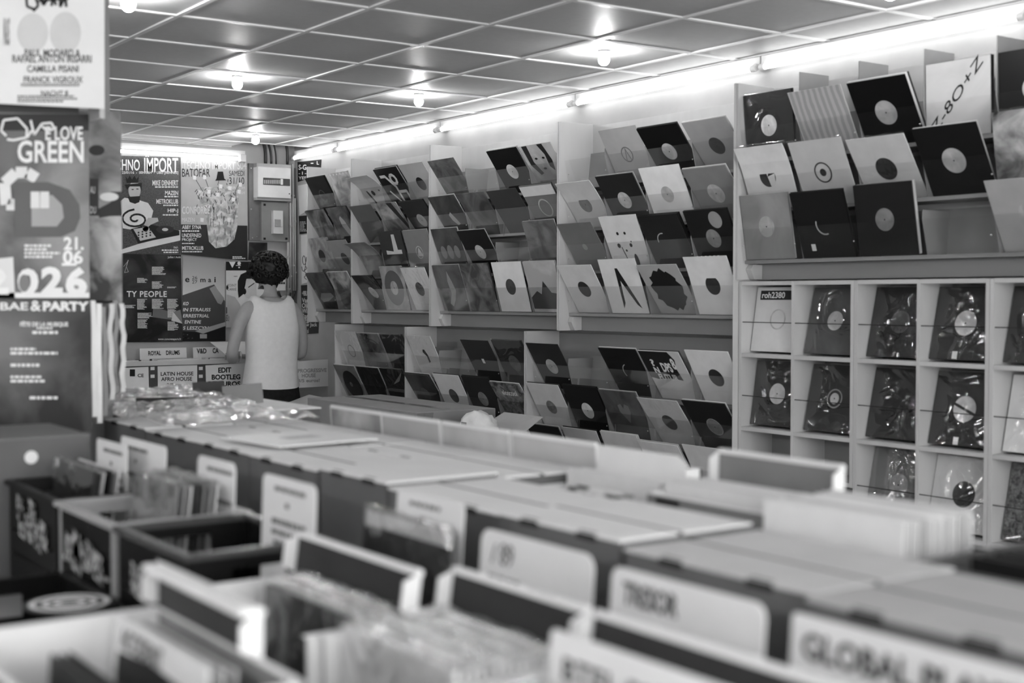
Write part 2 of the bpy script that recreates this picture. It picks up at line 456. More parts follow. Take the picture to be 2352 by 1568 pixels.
RNAME = {'E': 'two-wide corner rack', 'D': 'three-wide upper rack', 'C': 'far four-wide upper rack', 'B': 'near four-wide upper rack',
         'A': 'rack above the cubbyholes', 'H': 'three-wide lower rack', 'G': 'four-wide lower rack', 'F': 'five-wide lower rack'}
for k, v in RK.items(): rack(k, *v, tall_fins=(k == 'A'))
sp = thing('side_board', 'tall pale edge board between the racks and the cubbyholes', 'board', (4.7, 4.70, 1.3))
MB().cbox(4.585, 4.84, 4.7065, 4.7078, .2, 2.53).build('board_face', wood_l, sp)

# ------------------------------------------------------------------ records on the wall racks
SZ, TH = .312, .004
def rec_rot(theta):
    """front towards the aisle (-X), top tipped towards the viewer by theta"""
    s, c = math.sin(theta), math.cos(theta)
    return Matrix(((0, c, -s), (-1, 0, 0), (0, s, c)))      # columns: local x, y, z
def sleeve_mb(th=TH, w=SZ, h=SZ, bend=0.):
    m = MB(); n = 8 if bend else 1; rings = []
    for i in range(n+1):
        z = h*i/n; o = -bend*(max(0, z/h-.45)/.55)**2
        rings.append([(-w/2, o, z), (w/2, o, z), (w/2, o+th, z), (-w/2, o+th, z)])
    return m.loft(rings)
SL = {}
def sleeve_mesh(m, bend=0.):
    k = (m.name, bend)
    if k not in SL: SL[k] = sleeve_mb(bend=bend).mesh('sleeve', m)
    return SL[k]
DM = {}
def disc_mesh(r, m, inner=0, seg=28):
    k = (r, m.name, inner)
    if k not in DM: DM[k] = MB().disc((0, 0, 0), (1, 0, 0), (0, 0, 1), r, .0006, seg, inner).mesh('disc', m)
    return DM[k]
def add(name, me, parent, loc=(0, 0, 0), label=None):
    o = bpy.data.objects.new(name, me); COL.objects.link(o); o.parent = parent; o.location = loc
    MW[o.name] = MW[parent.name] @ Matrix.Translation(loc)
    if label: o['label'] = label
    return o
def G(v, rough=.42): return mat('sleeve_grey_%g' % v, v if v > .1 else v*.55, rough, .4 if v > .1 else .18, var=.05, scale=14)
def lab_m(v): return art(max(.01, v*.75), min(.95, v*1.1), 16, rough=.4)
def wrap_mesh():
    b = MB(); x = SZ/2+.0015; nx = 12; prof = [(-.0045, .001), (-.0050, .1), (-.0052, .2), (-.0055, SZ)]+[(.0+.0055*math.cos(a), SZ+.004+.005*math.sin(a)) for a in [math.pi-.25*math.pi*k for k in range(5)]]+[(.0058, SZ-.01)]
    for k in range(nx+1):
        for y, z in prof: b.v.append((-x+2*x*k/nx, y, z+(.002*math.sin(k*1.7) if z > SZ else 0)))
    n = len(prof)
    for k in range(nx):
        for q in range(n-1): a = k*n+q; b.f.append((a, a+1, a+n+1, a+n))
    return b.mesh('clear_cover', wrap, True)
WRAP_MESH = wrap_mesh()
WRAP_SHINY = WRAP_MESH.copy(); WRAP_SHINY.materials.clear(); WRAP_SHINY.materials.append(wrap_s)
TAG_MESH = MB().box(-.012, .012, -.0018, -.0003, -.016, .016).mesh('price_tag', white)
def flat_on(t, name, m, polys, y=-.0012, label=None):
    """printed shapes on the sleeve front, in sleeve centimetres from its bottom centre"""
    b = MB()
    for pts in polys: b.prism([(x/100, y, z/100) for x, z in pts], (0, .0008, 0))
    o = bpy.data.objects.new(name, b.mesh(name, m)); COL.objects.link(o); o.parent = t; MW[o.name] = MW[t.name]
    return o
def stroke(pts, w):
    out = []
    for (x0, y0), (x1, y1) in zip(pts, pts[1:]):
        L = math.hypot(x1-x0, y1-y0); nx, ny = -(y1-y0)/L*w/2, (x1-x0)/L*w/2; ex, ey = (x1-x0)/L*w*.3, (y1-y0)/L*w*.3
        out.append([(x0+nx-ex, y0+ny-ey), (x1+nx+ex, y1+ny+ey), (x1-nx+ex, y1-ny+ey), (x0-nx-ex, y0-ny-ey)])
    return out
def circ(cx, cy, r, n=20, ry=None): return [(cx+r*math.cos(2*math.pi*k/n), cy+(ry or r)*math.sin(2*math.pi*k/n)) for k in range(n)]
def words_on(t, body, x0, z0, x1, z1, m, bold=.02, slope=0., y=-.0016):
    b = MB(); o = Vector((x0/100, y, z0/100)); text3(b, body, o, Vector(((x1-x0)/100, 0, slope/100)), Vector((0, 0, (z1-z0)/100)), bold)
    o2 = bpy.data.objects.new('lettering', b.mesh('lettering', m)); COL.objects.link(o2); o2.parent = t; MW[o2.name] = MW[t.name]
def make_record(desc, where, M, spec, group=None, grp='records on the wall racks', shiny=False):
    """spec: list of ('p',g) plain / ('art',lo,hi,scale,kind) cover, ('h',g) centre hole or label, ('ring',g), ('wrap',), ('tag',) ..."""
    t = bpy.data.objects.new('record_sleeve', None); COL.objects.link(t); t.empty_display_size = .05
    t.matrix_world = M; MW[t.name] = M
    tag(t, (desc + ', ' + where) if where else desc, 'record', grp)
    bend = 0.
    for s in spec:
        if s[0] == 'bend': bend = s[1]
    for s in spec:
        k = s[0]
        if k == 'p': add('sleeve', sleeve_mesh(G(s[1]), bend), t)
        elif k == 'art': add('sleeve', sleeve_mesh(art(*s[1:]), bend), t)
        elif k == 'h':
            r = s[2] if len(s) > 2 else .05
            add('centre_label', disc_mesh(r, lab_m(s[1])), t, (0, -.0004, SZ/2))
            add('spindle_hole', disc_mesh(.0036, black), t, (0, -.0012, SZ/2))
        elif k == 'ring': add('printed_ring', disc_mesh(s[2] if len(s) > 2 else .05, lab_m(s[1]), (s[2] if len(s) > 2 else .05)*.86), t, (0, -.0004, SZ/2))
        elif k == 'disc': add('printed_disc', disc_mesh(s[2], G(s[1])), t, (s[3], -.0003, s[4]))
        elif k == 'wrap': add('clear_cover', WRAP_SHINY if shiny else WRAP_MESH, t)
        elif k == 'tag': add('price_tag', TAG_MESH, t, (s[1], 0, s[2]))
        elif k == 'shape': flat_on(t, s[1], G(s[2]), s[3])
        elif k == 'words': words_on(t, *s[1:])
        elif k == 'diag':
            _, body, x0, z0, x1, z1, hh = s; d = Vector((x1-x0, 0, z1-z0))/100; u = Vector((-d.z, 0, d.x)).normalized()*hh/100
            b = MB(); text3(b, body, Vector((x0/100, -.0014, z0/100)), d, u+d.normalized()*.012, .0); o2 = bpy.data.objects.new('lettering', b.mesh('lettering', ink)); COL.objects.link(o2); o2.parent = t; MW[o2.name] = MW[t.name]
    return t
def P_(g): return ('p', g)
BLK = .012
K = {}
K['E'] = [[('black sleeve', [P_(.015), ('ring', .06)], 2), ('pale grey picture sleeve with a notched top edge', [('art', .25, .6, 9), ('shape', 'print_mark', .8, [[(x, 29.2), (x+1, 29.2), (x+1, 30.6), (x, 30.6)] for x in (-13, -8, -3, 2, 7, 12)])], 0)],
          [('grey sleeve with a dark sweeping figure', [('art', .05, .5, 5)], 1), ('dark sleeve with a pale upright figure', [('art', .02, .2, 6), ('shape', 'printed_figure', .5, [[(-3, 22), (0, 24), (3, 20), (6, 8), (3, 3), (-1, 9), (-4, 16)]])], 1)],
          [('mid-grey textured picture sleeve with a dark blot', [('art', .2, .4, 12), ('disc', .06, .05, -.02, .17)], 0), ('plain grey sleeve with a dark centre', [P_(.36), ('h', .08)], 1)],
          [('dark sleeve with a pale slanted car shape', [('art', .04, .15, 6), ('shape', 'printed_shape', .35, [[(-12, 9), (-6, 14), (10, 14), (12, 11), (0, 7), (-10, 6)]])], 1), ('pale sleeve with dark leaf shapes', [('art', .08, .6, 6)], 1)]]
K['D'] = [[('curled white sleeve with a small dark emblem', [P_(.72), ('shape', 'printed_emblem', .05, [circ(-1, 14, 2.2, 8), [(-13, 27), (-11, 28), (-4, 6), (-6, 5)], circ(9, 16, 1.2, 8)]), ('bend', .05)], 0),
           ('black sleeve with a white stick figure', [P_(.012), ('shape', 'printed_figure', .85, stroke([(-11, 25), (-5, 25), (2, 16), (2, 2)], 2.2)+stroke([(2, 12), (12, 12), (12, 2)], 2.2)+stroke([(-9, 13), (1, 1)], 1.6)+stroke([(4+3.6*math.cos(a*.63), 22+3.6*math.sin(a*.63)) for a in range(11)], 2.2))], 2),
           ('pale grey sleeve with a black centre hole', [P_(.52), ('h', .02)], 0)],
          [('flat dark grey sleeve with a faint emblem', [P_(.13), ('ring', .2, .02)], 0), ('pale sleeve crossed by a dark diagonal', [('art', .12, .55, 7), ('shape', 'printed_diagonal', .06, [[(2, 31), (9, 31), (15, 14), (15, 6)]])], 0), ('dark sleeve with a pale label', [P_(.05), ('h', .5)], 1)],
          [('grey curling sleeve with faint slanted print', [('art', .12, .38, 4), ('bend', .06)], 0), ('charcoal sleeve with a white T shaped photo', [P_(.09), ('shape', 'printed_shape', .7, [[(-9, 18), (1, 17), (2, 29), (6, 29), (7, 18), (12, 18), (12, 15), (-9, 15)]])], 1), ('grey sleeve with a pale round emblem', [P_(.24), ('ring', .6, .045), ('shape', 'printed_emblem', .6, [[(-3, 13), (0, 19), (4, 13)]])], 1)],
          [('black vinyl in a loose clear bag', [P_(.012), ('h', .8), ('wrap',)], 0), ('grey sleeve with a big dark disc', [('art', .25, .5, 6), ('disc', .11, .125, 0, .156), ('h', .5)], 0), ('white sleeve with a black centre hole', [P_(.82), ('h', .04), ('wrap',)], 1)]]
K['C'] = [[('dark mottled sleeve', [('art', .05, .22, 7)], 0), None, ('black sleeve with a pale label', [P_(.006), ('h', .68)], 2), ('grey face photo sleeve', [('art', .25, .6, 4), ('shape', 'printed_hair', .04, [[(-13, 31), (-8, 31), (-9, 20), (-5, 12), (-8, 11), (-13, 18)], [(2, 31), (7, 31), (9, 20), (7, 13), (4, 16), (5, 24)]]), ('shape', 'printed_face', .03, [circ(-5, 22, 1.3, 8, .7), circ(2, 22, 1.3, 8, .7), circ(-1.5, 15, 1.6, 8, .7)])], 0)],
          [('dark sleeve with a small pale figure', [('art', .02, .12, 5), ('shape', 'printed_figure', .5, [[(-2, 17), (1, 19), (4, 14), (6, 10), (3, 9), (-1, 13)]])], 1), ('dark smoky picture sleeve', [('art', .05, .2, 5)], 0), ('plain charcoal sleeve', [P_(.085)], 0), ('grey sleeve with a white top band', [P_(.2), ('shape', 'printed_band', .78, [[(-15.6, 24), (15.6, 24), (15.6, 30.5), (-15.6, 30.5)]]), ('ring', .55, .06)], 1)],
          [('dark sleeve with three heads in a row', [('art', .05, .1, 5), ('shape', 'printed_head', .22, [circ(-8, 15, 3.2, 14, 4.4), circ(0, 15, 3.4, 14, 4.8), circ(8, 15, 3.2, 14, 4.4)])], 1), ('black sleeve with a tilted pale label', [P_(.02), ('h', .62)], 1), None, ('dark grey textured sleeve', [('art', .09, .2, 9)], 2)],
          [('dark sleeve with a pale flame shape', [('art', .08, .16, 6), ('shape', 'printed_flame', .32, [[(0, 27), (3, 20), (5, 14), (2, 8), (-3, 3), (-6, 5), (-1, 12), (-2, 20)]])], 1), ('dark grey leafy picture sleeve', [('art', .06, .26, 9)], 1), ('white sleeve with a dark centre', [P_(.85), ('h', .08)], 0), ('pale sleeve with a dark pyramid and treeline', [('art', .45, .85, 3), ('shape', 'printed_pyramid', .08, [[(-15, 2), (-15, 9), (-8, 13), (-4, 11), (0, 19), (6, 12), (15, 11), (15, 2)]])], 1)]]
K['B'] = [[None, ('grey card sleeve with a ringed emblem', [P_(.42), ('ring', .2, .045), ('shape', 'printed_emblem', .2, stroke([(-2, 12), (0, 19), (2, 12)], .5))], 0), ('black sleeve with a pale grey label', [P_(.004), ('h', .5)], 1), ('mid-grey sleeve with a dark patterned label', [P_(.33), ('h', .06)], 1)],
          [('white sleeve with a dark half label', [P_(.76), ('h', .25), ('bend', .012)], 0), ('black sleeve with a big white label', [P_(.035), ('h', .72)], 1), ('bright white sleeve with a faint label', [P_(.86), ('h', .55, .045)], 0), ('grey sleeve with a pale label and slot', [P_(.28), ('h', .6, .055)], 1)],
          [('grey sleeve with a tiny pale dot', [P_(.19), ('disc', .4, .02, .0, .156)], 0), ('white sleeve with black ink splashes', [P_(.83), ('shape', 'printed_splash', .03, [circ(-6, 14, 1.4, 7), circ(-4, 21, 1, 7), circ(2, 21, .9, 7), circ(4, 14, 1.2, 7), circ(-1, 11, .7, 7), circ(5, 16, .5, 6)]+stroke([(-4, 13), (-2, 4), (0, -0+.5)], .5)+[circ(5, 5, 1.6, 10, 4)])], 0), ('black sleeve with a thin crescent print', [P_(.03), ('shape', 'printed_crescent', .6, stroke([(-2+4.6*math.cos(a), 16+4.6*math.sin(a)) for a in [1.4+.2*i for i in range(10)]], .5))], 2), ('black sleeve with two speckled discs', [P_(.02), ('h', .3), ('disc', .33, .045, .055, .255)], 1)],
          [('white sleeve with a small black centre', [P_(.8), ('h', .03)], 0), ('white sleeve with a big black inverted V', [P_(.85), ('shape', 'printed_letter', .02, [[(-3, 26), (-1, 26), (11, 3), (8, 5), (-1, 19), (-2, 6), (-4, 3)]])], 0), ('pale sleeve with a ragged black blot', [P_(.5), ('shape', 'printed_blot', .025, [[((11.5+1.3*math.sin(k*2.3))*math.cos(k*.21), 15.5+(12.6+1.2*math.sin(k*3.7+1))*math.sin(k*.21)) for k in range(30)]])], 0), ('white sleeve with a serrated top', [P_(.88), ('h', .035), ('shape', 'printed_perforation', .95, [[(x, 30.4), (x+1, 30.4), (x+1, 31.2), (x, 31.2)] for x in (-6, -3, 0, 3, 6, 9)]), ('bend', .01)], 0)]]
K['A'] = [[('shiny wrapped black sleeve with a white label', [P_(.012), ('h', .78), ('wrap',)], 1), ('pale grey sleeve with fine diagonal stripes', [('art', .36, .5, 9, 'wave')], 0), ('black sleeve with a round pale picture label', [P_(.004), ('h', .45, .056)], 3), ('pale grey sleeve with a jagged diagonal logo', [('art', .4, .55, 3), ('diag', 'Z-8O+Z', -11.5, 1.5, 12.5, 28.5, 4.2)], 2), ('black sleeve cut by picture edge', [P_(.004), ('h', .6)], 1)],
          [('white sleeve with a sectored label', [P_(.84), ('disc', .03, .05, 0, .156), ('shape', 'printed_sector', .8, [[(0, 15.6), (4.8, 17), (4, 11.5), (1, 10.8)], [(0, 15.6), (-1, 20.4), (2, 20.2)]]), ('wrap',), ('bend', .02)], 0), ('pale sleeve with a half dark ring label', [P_(.66), ('ring', .05, .05), ('disc', .04, .018, 0, .156), ('wrap',)], 0), ('white sleeve with a big black label', [P_(.74), ('h', .03, .054), ('wrap',)], 0), ('black sleeve with a swirled pale label', [P_(.015), ('h', .5, .056)], 1), ('glossy black and white photo sleeve', [('art', .01, .85, 5), ('wrap',)], 0)],
          [('mottled grey sleeve with a pale label', [('art', .2, .3, 4), ('h', .42)], 1), ('black sleeve with crescent print, price tag', [P_(.015), ('shape', 'printed_crescent', .5, stroke([(1+4.6*math.cos(a), 15.6+4.6*math.sin(a)) for a in [2.8+.2*i for i in range(12)]], .6)), ('tag', -.08, .05)], 1), ('black sleeve with a dim grey label', [P_(.02), ('h', .2)], 3), None, ('pale grey sleeve leaning out', [P_(.44), ('h', .5)], 0)]]
K['F'] = [[('charcoal sleeve with a pale label', [P_(.045), ('h', .55)], 0), None, ('black sleeve with a thin pale arc', [P_(.02), ('shape', 'printed_crescent', .5, stroke([(2+5*math.cos(a), 16+5*math.sin(a)) for a in [1.9+.2*i for i in range(10)]], .5))], 1),
           ('half black half white sleeve with scattered letters', [P_(.7), ('shape', 'printed_field', .03, [[(-15.6, 14), (-10, 13), (0, 14), (9, 13), (8, 20), (10, 26), (7, 31), (-15.6, 31)]]), ('words', 'N', -10, 17, -6, 21, wink, .04), ('words', 'DPS', -3, 18, 5, 24, wink, .04), ('words', 'FUTUR', -9, 12.5, 6, 16.5, wink, .04), ('words', '?', -10, 21.5, -7, 26, wink, .04), ('words', '8', 6, 20, 9, 27, wink, .04)], 1), ('white sleeve with a black centre', [P_(.84), ('h', .035)], 0)],
          [('white sleeve with a grey crescent label', [P_(.74), ('disc', .25, .045, 0, .156), ('disc', .74, .04, -.018, .165)], 1), ('black sleeve with a bright white label', [P_(.025), ('h', .82)], 1), ('dark sleeve with a smoky heart shape', [('art', .05, .14, 6), ('shape', 'printed_heart', .2, [[(0, 20), (2, 23), (5, 22), (5, 18), (1, 11), (-4, 18), (-4, 22), (-1, 23)]])], 1), ('pale sleeve with a dark mottled centre', [P_(.66), ('h', .06), ('wrap',)], 0), ('black sleeve with a grey label and pale rim', [P_(.022), ('h', .25), ('ring', .6, .052)], 1)],
          [('black sleeve with only its label top showing', [P_(.03), ('h', .5)], 1), ('plain pale grey sleeve', [P_(.58)], 1), ('plain light grey sleeve', [P_(.62)], 1), ('plain white sleeve', [P_(.72)], 1), ('plain off-white sleeve', [P_(.68)], 0)]]
K['G'] = [[('white sleeve with a dark bean-shaped cut', [P_(.8), ('shape', 'printed_cut', .06, [[(-1, 21), (1, 21), (3, 17), (3, 12), (1, 11), (1, 16), (-2, 19)]]), ('wrap',)], 0), None, ('charcoal sleeve with a scrap of white tag', [P_(.06), ('tag', 0, .16)], 0), ('dark sleeve with a dim ringed label', [P_(.05), ('h', .14, .055), ('wrap',)], 1)],
          [('dark sleeve with a dim dark label', [('art', .03, .08, 4), ('h', .1)], 2), ('bright white sleeve with a grey centre', [P_(.84), ('h', .13)], 1), ('charcoal sleeve with a mottled pale label', [P_(.05), ('h', .3)], 1), ('grey scribbled sleeve with hand lettering', [('art', .06, .35, 22), ('words', 'eloscool', -7, 22, 9, 26, wink, .03)], 1)]]
K['H'] = [[('white sleeve in a taller clear bag', [P_(.74), ('ring', .35, .05), ('wrap',)], 0), ('shiny dark picture sleeve with white patches', [('art', .015, .35, 4), ('wrap',)], 1), ('dark sleeve with a bright film crease', [P_(.06), ('wrap',)], 1)],
          [('grey sleeve with a big black disc', [('art', .15, .3, 4), ('disc', .02, .12, .02, .15), ('h', .2, .02)], 1), ('near black sleeve', [P_(.03), ('wrap',)], 1), ('near black sleeve with a folded film corner', [P_(.03), ('shape', 'film_fold', .25, [[(-4, 19), (12, 27), (13, 29), (6, 22)]]), ('wrap',)], 1)]]
PL = {'E':[[(29.5, 9.349), (25.5, 8.947)], [(33.0, 9.344), (31.75, 9.032)], [(19.0, 9.31), (32.0, 9.005)], [(31.5, 9.345), (29.75, 9.027)]],
'D':[[(37.5, 8.537), (35.5, 8.262), (34.25, 7.929)], [(34.0, 8.621), (35.25, 8.277), (37.25, 7.946)], [(32.25, 8.626), (15.5, 8.261), (18.0, 7.935)], [(39.25, 8.471), (13.75, 8.271), (24.25, 7.926)]],
'C':[[(36.0, 7.541), None, (35.0, 6.839), (35.75, 6.522)], [(34.5, 7.549), (34.75, 7.218), (35.75, 6.867), (33.25, 6.543)], [(21.25, 7.515), (32.25, 7.206), None, (20.0, 6.504)], [(19.25, 7.506), (18.25, 7.177), (15.5, 6.844), (17.75, 6.498)]],
'B':[[None, (29.5, 5.737), (37.75, 5.429), (39.25, 5.094)], [(35.25, 6.126), (32.5, 5.797), (25.75, 5.41), (37.5, 5.098)], [(33.5, 6.127), (24.25, 5.749), (29.75, 5.423), (26.25, 5.066)], [(31.75, 6.122), (20.5, 5.765), (35.5, 5.423), (20.5, 5.083)]],
'A':[[(6.0, 4.690), (28.0, 4.360), (29.25, 4.013), (2.0, 3.719), (2.0, 3.358)], [(20.5, 4.677), (25.25, 4.36), (33.25, 4.005), (29.0, 3.688), (2.0, 3.34)], [(3.25, 4.690), (19.25, 4.35), (2.0, 4.03), None, (27.5, 3.32)]],
'F':[[(30.75, 6.394), None, (33.25, 5.735), (34.25, 5.397), (29.5, 5.043)], [(28.5, 6.394), (26.0, 6.059), (29.25, 5.74), (37.25, 5.419), (34.5, 5.069)], [(28.75, 6.402), (26.0, 6.054), (24.25, 5.732), (33.0, 5.399), (29.0, 5.071)]],
'G':[[(26.25, 7.783), None, (30.25, 7.134), (27.75, 6.784)], [(32.75, 7.84), (26.75, 7.469), (26.0, 7.129), (33.5, 6.805)]],
'H':[[(22.5, 8.857), (26.25, 8.527), (25.75, 8.197)], [(26.75, 8.89), (26.25, 8.503), (24.75, 8.195)]]}
ROWW = ['top row', 'second row', 'third row', 'bottom row']
NTH = ['first', 'second', 'third', 'fourth', 'fifth']
for rk in K:
    ya, yb = RK[rk][1], RK[rk][2]; tiers = RK[rk][5]; ncol = RK[rk][6]
    for i, row in enumerate(K[rk]):
        rw = ROWW[i] if not (rk == 'A' and i == 2) else 'bottom row'
        for j, e in enumerate(row):
            if e is None: continue
            desc, spec, nb = e
            th, yl = PL[rk][i][j]; th = R(max(th, 10.) if rk == 'A' and i else th)
            pitch = (ya-yb-.026)/ncol
            lo = ya-.013-(j+1)*pitch; hi = ya-.013-j*pitch
            yl = min(max(yl, lo+SZ+.0075), hi-.0075)
            yc = yl-SZ/2; z0 = tiers[i]+CZ+.0035
            xb = max((4.617 if rk == 'A' else XA)+HA*math.tan(th)+.008, (4.643 if rk == 'A' else 4.6725)+.014)
            rot = rec_rot(th)
            where = '%s in %s, %s' % (NTH[j], rw, RNAME[rk])
            M = Matrix.Translation((xb, yc, z0)) @ rot.to_4x4()
            make_record(desc, where, M, spec)
            for b in range(nb):
                off = rot @ Vector((random.uniform(-.002, .002), .0085*(b+1) if spec[-1][0] != 'bend' else .012*(b+1), random.uniform(.0005, .003)))
                o = bpy.data.objects.new('record_sleeve', sleeve_mesh(G(random.choice([.03, .1, .5, .7])))); COL.objects.link(o)
                o.matrix_world = Matrix.Translation(off) @ M; MW[o.name] = o.matrix_world.copy()
                tag(o, '%s sleeve behind the %s in %s, %s' % (['next', 'second', 'third'][b], NTH[j]+' record', rw, RNAME[rk]), 'record', 'spare copies behind the wall records')
# ------------------------------------------------------------------ cubbyholes
XC = 4.62
cy = [4.703, 4.351, 3.987, 3.641, 3.294, 2.94]
cz = [.076+CZ, -.279+CZ, -.635+CZ, -.99+CZ]
def cubby(label, ya, yb, ym, zbot):
    t = thing('cubbyhole_shelf', label, 'shelf', (XC+.1, (ya+yb)/2, 0))
    MB().box(4.835, XW-.001, yb+.001, ya-.001, .05, cz[0]).build('back_panel', wood_m, t)
    for y, w in ((ya-.019, .018), (yb+.001, .018), (ym-.008, .016)):
        MB().cbox(XC, 4.835, y, y+w, zbot, cz[0]-.001, .001).build('upright', wood_l, t)
    for z in [cz[0]-.018] + [q-.009 for q in cz[1:] if q-.009 > zbot] + [zbot]:
        for a, b in ((ym+.009, ya-.02), (yb+.02, ym-.009)):
            MB().box(XC+.001, 4.835, a, b, z, z+.018).build('shelf_board', wood_l, t)
    for r in range(2 if zbot > .5 else 3):
        for a, b in ((ym+.009, ya-.02), (yb+.02, ym-.009)):
            z = (cz[r]+cz[r+1])/2-.018
            MB().tube([(XC+.008, a, z), (XC+.008, b, z)], .0022, 6).build('retaining_cord', wire_m, t)
    return t
cubby('half-height end cubbyhole unit with two short empty cells below', cy[0], cy[2], cy[1], .655)
cubby('middle cubbyhole unit of pale laminate full of wrapped records', cy[2], cy[4], cy[3], .16)
cubby('cubbyhole unit cut by the picture edge', cy[4], 2.6, cy[5], .16)
CC = [[('white sleeve with a black name strip at its top', [P_(.7), ('shape', 'printed_strip', .04, [[(-13, 25), (15, 25), (15, 29.5), (-13, 29.5)]]), ('words', 'roh2380', -12, 25.8, 3, 28.8, wink, .02), ('ring', .55, .05)], .0),
       ('glossy wrapped dark sleeve with a pale leaf-shaped label', [('art', .03, .1, 3), ('h', .6, .045), ('wrap',)], -.01),
       ('glossy wrapped black sleeve with strong film creases', [P_(.01), ('h', .06), ('wrap',)], 0),
       ('wrapped charcoal sleeve with a white label and price tag', [P_(.035), ('h', .8, .052), ('wrap',), ('tag', -.03, .02)], 0),
       ('black sleeve at the picture edge', [P_(.012), ('wrap',)], 0)],
      [('wrapped black sleeve with a white label', [P_(.015), ('h', .75), ('wrap',)], 0), ('wrapped black sleeve with a small white label', [P_(.02), ('ring', .4, .045), ('h', .75, .026), ('wrap',)], 0),
       ('wrapped plain black sleeve without a label', [P_(.012), ('wrap',)], 0), ('wrapped dark sleeve with a crossed white label', [P_(.03), ('h', .82, .055), ('shape', 'printed_cross', .02, stroke([(-5, 17.5), (5, 13.5)], 1.2)), ('wrap',), ('tag', -.02, .02)], 0), ('white round-cornered sleeve at the picture edge', [P_(.8), ('wrap',)], 0)],
      [None, None, ('brown-paper grey sleeve with a small label low down', [('art', .14, .2, 3, 'wave'), ('h', .35, .05), ('wrap',)], 0), ('white wrapped sleeve with a black label', [P_(.7), ('h', .04, .055), ('wrap',)], 0), ('speckled dark sleeve at the picture edge', [('art', .02, .2, 60), ('wrap',)], 0)]]
for r in range(3):
    for c in range(5):
        if CC[r][c] is None: continue
        d, spec, dy = CC[r][c]
        yc = (cy[c]-.019+cy[c+1]+.008)/2-.0008 if c in (0, 2, 4) else (cy[c]-.008+cy[c+1]+.019)/2-.0008
        th = R(-13 if c else -9)
        z0 = cz[r+1]+.02
        rot = rec_rot(th)
        M = Matrix.Translation((XC+.055, yc, z0)) @ rot.to_4x4()
        make_record(d, '%s cell, %s cubbyhole row' % (NTH[c], ['top', 'middle', 'third'][r]), M, spec, grp='records in the cubbyholes', shiny=True)
# ------------------------------------------------------------------ posters on the back wall
def poster(name, label, axis, val, px, m, curl=0, cat='poster', sgn=-1, thick=.001):
    """px: four corners where they hang on the wall plane"""
    F = Flat(axis, val, sgn)
    c = [F.p(*q) for q in px]; mid = sum(c, Vector())/4
    t = thing(name, label, cat, mid)
    MB().prism([q for q in c][::-1], F.n*-.0012).build('sheet', m, t)
    return t, F
YP = YB-.012
def prints(t, F, fn, name, m):
    b = MB(); fn(b); o = b.build(name, m, t); o['kind'] = 'stuff'; return o
dark = mat('poster_black', .018, .4, .4, var=.3, scale=6)
lgrey = mat('poster_light_grey', .45, .45, .3)
# 1 black poster with the man behind the decks
t, F = poster('music_poster', 'black concert poster with a striped-shirted man in a crown at turntables', 1, YP, [(238, 356), (413, 361), (415, 584), (238, 583)], mat('poster_grain', .05, .4, .4, var=.7, scale=120))
prints(t, F, lambda b: (F.text(b, 'TECHNO', 245, 365, 321, 391, bold=.015, dy=1), F.text(b, 'IMPORT', 331, 362, 409, 396, bold=.015), F.rect(b, 334, 357, 337, 360, 2), F.rect(b, 339, 357, 342, 360, 2),
    F.text(b, '23/01/16  -  00H/06H  -  UBU [RENNES]', 280, 393, 409, 401, bold=.01),
    F.text(b, 'MIKE DENHERT', 350, 414, 409, 426, bold=.02), F.text(b, 'MAZEN', 379, 438, 409, 448, bold=.02), F.text(b, 'METROKLUB', 359, 457, 409, 468, bold=.02), F.text(b, 'HIP-J', 385, 479, 409, 490, bold=.02),
    F.smallprint(b, 355, 427, 409, 432, 1, align='r'), F.smallprint(b, 362, 449, 409, 454, 1, align='r'), F.smallprint(b, 362, 469, 409, 474, 1, align='r'), F.smallprint(b, 362, 491, 409, 496, 1, align='r'),
    F.smallprint(b, 362, 572, 409, 582, 2, align='r'), F.text(b, 'PAF:', 399, 566, 409, 571)), 'lettering', wink)
prints(t, F, lambda b: F.poly(b, [(276, 462), (286, 454), (318, 459), (340, 466), (352, 484), (348, 500), (322, 520), (300, 527), (282, 524)], 1), 'printed_shirt', mat('print_shirt', .72))
prints(t, F, lambda b: (F.poly(b, [(276, 574), (414, 528), (414, 552), (276, 583)], 1)), 'printed_table', mat('print_pale', .7))
prints(t, F, lambda b: (F.ell(b, 309, 437, 14, 21, 2), F.poly(b, [(340, 500), (362, 500), (364, 508), (346, 516), (334, 526), (328, 520)], 3), F.ell(b, 334, 524, 7, 8, 3)), 'printed_skin', mat('print_skin', .45))
prints(t, F, lambda b: (F.poly(b, [(293, 452), (322, 450), (320, 464), (310, 468), (298, 464)], 3), F.poly(b, [(292, 436), (286, 424), (326, 420), (325, 440), (321, 428), (298, 428)], 3), F.poly(b, [(288, 404), (293, 412), (298, 403), (303, 412), (309, 403), (313, 412), (319, 404), (317, 420), (291, 420)], 3),
    F.rect(b, 302, 434, 307, 436, 3), F.rect(b, 313, 433, 318, 435, 3)), 'printed_hair', ink)
prints(t, F, lambda b: F.line(b, [(312+ (4+r*1.25)*math.cos(r*.42+.4), 503+(3+r*.78)*math.sin(r*.42+.4)) for r in range(26)], 4.5, 2), 'printed_spiral', ink)
prints(t, F, lambda b: (F.poly(b, [(300, 526), (344, 515), (412, 530), (412, 540), (350, 552), (318, 560)], 2)), 'printed_deck', ink)
prints(t, F, lambda b: (F.poly(b, [(306, 526), (340, 521), (358, 545), (322, 553)], 3), F.ell(b, 379, 527, 7, 3.6, 4)), 'printed_mixer', mat('print_mid', .5))
prints(t, F, lambda b: (F.ell(b, 379, 527, 20, 9, 3), [F.ell(b, 318+9*i, 534+6*j-2*i, 2.2, 2.2, 4, 8) for i in range(4) for j in range(3)]), 'printed_platter', black)
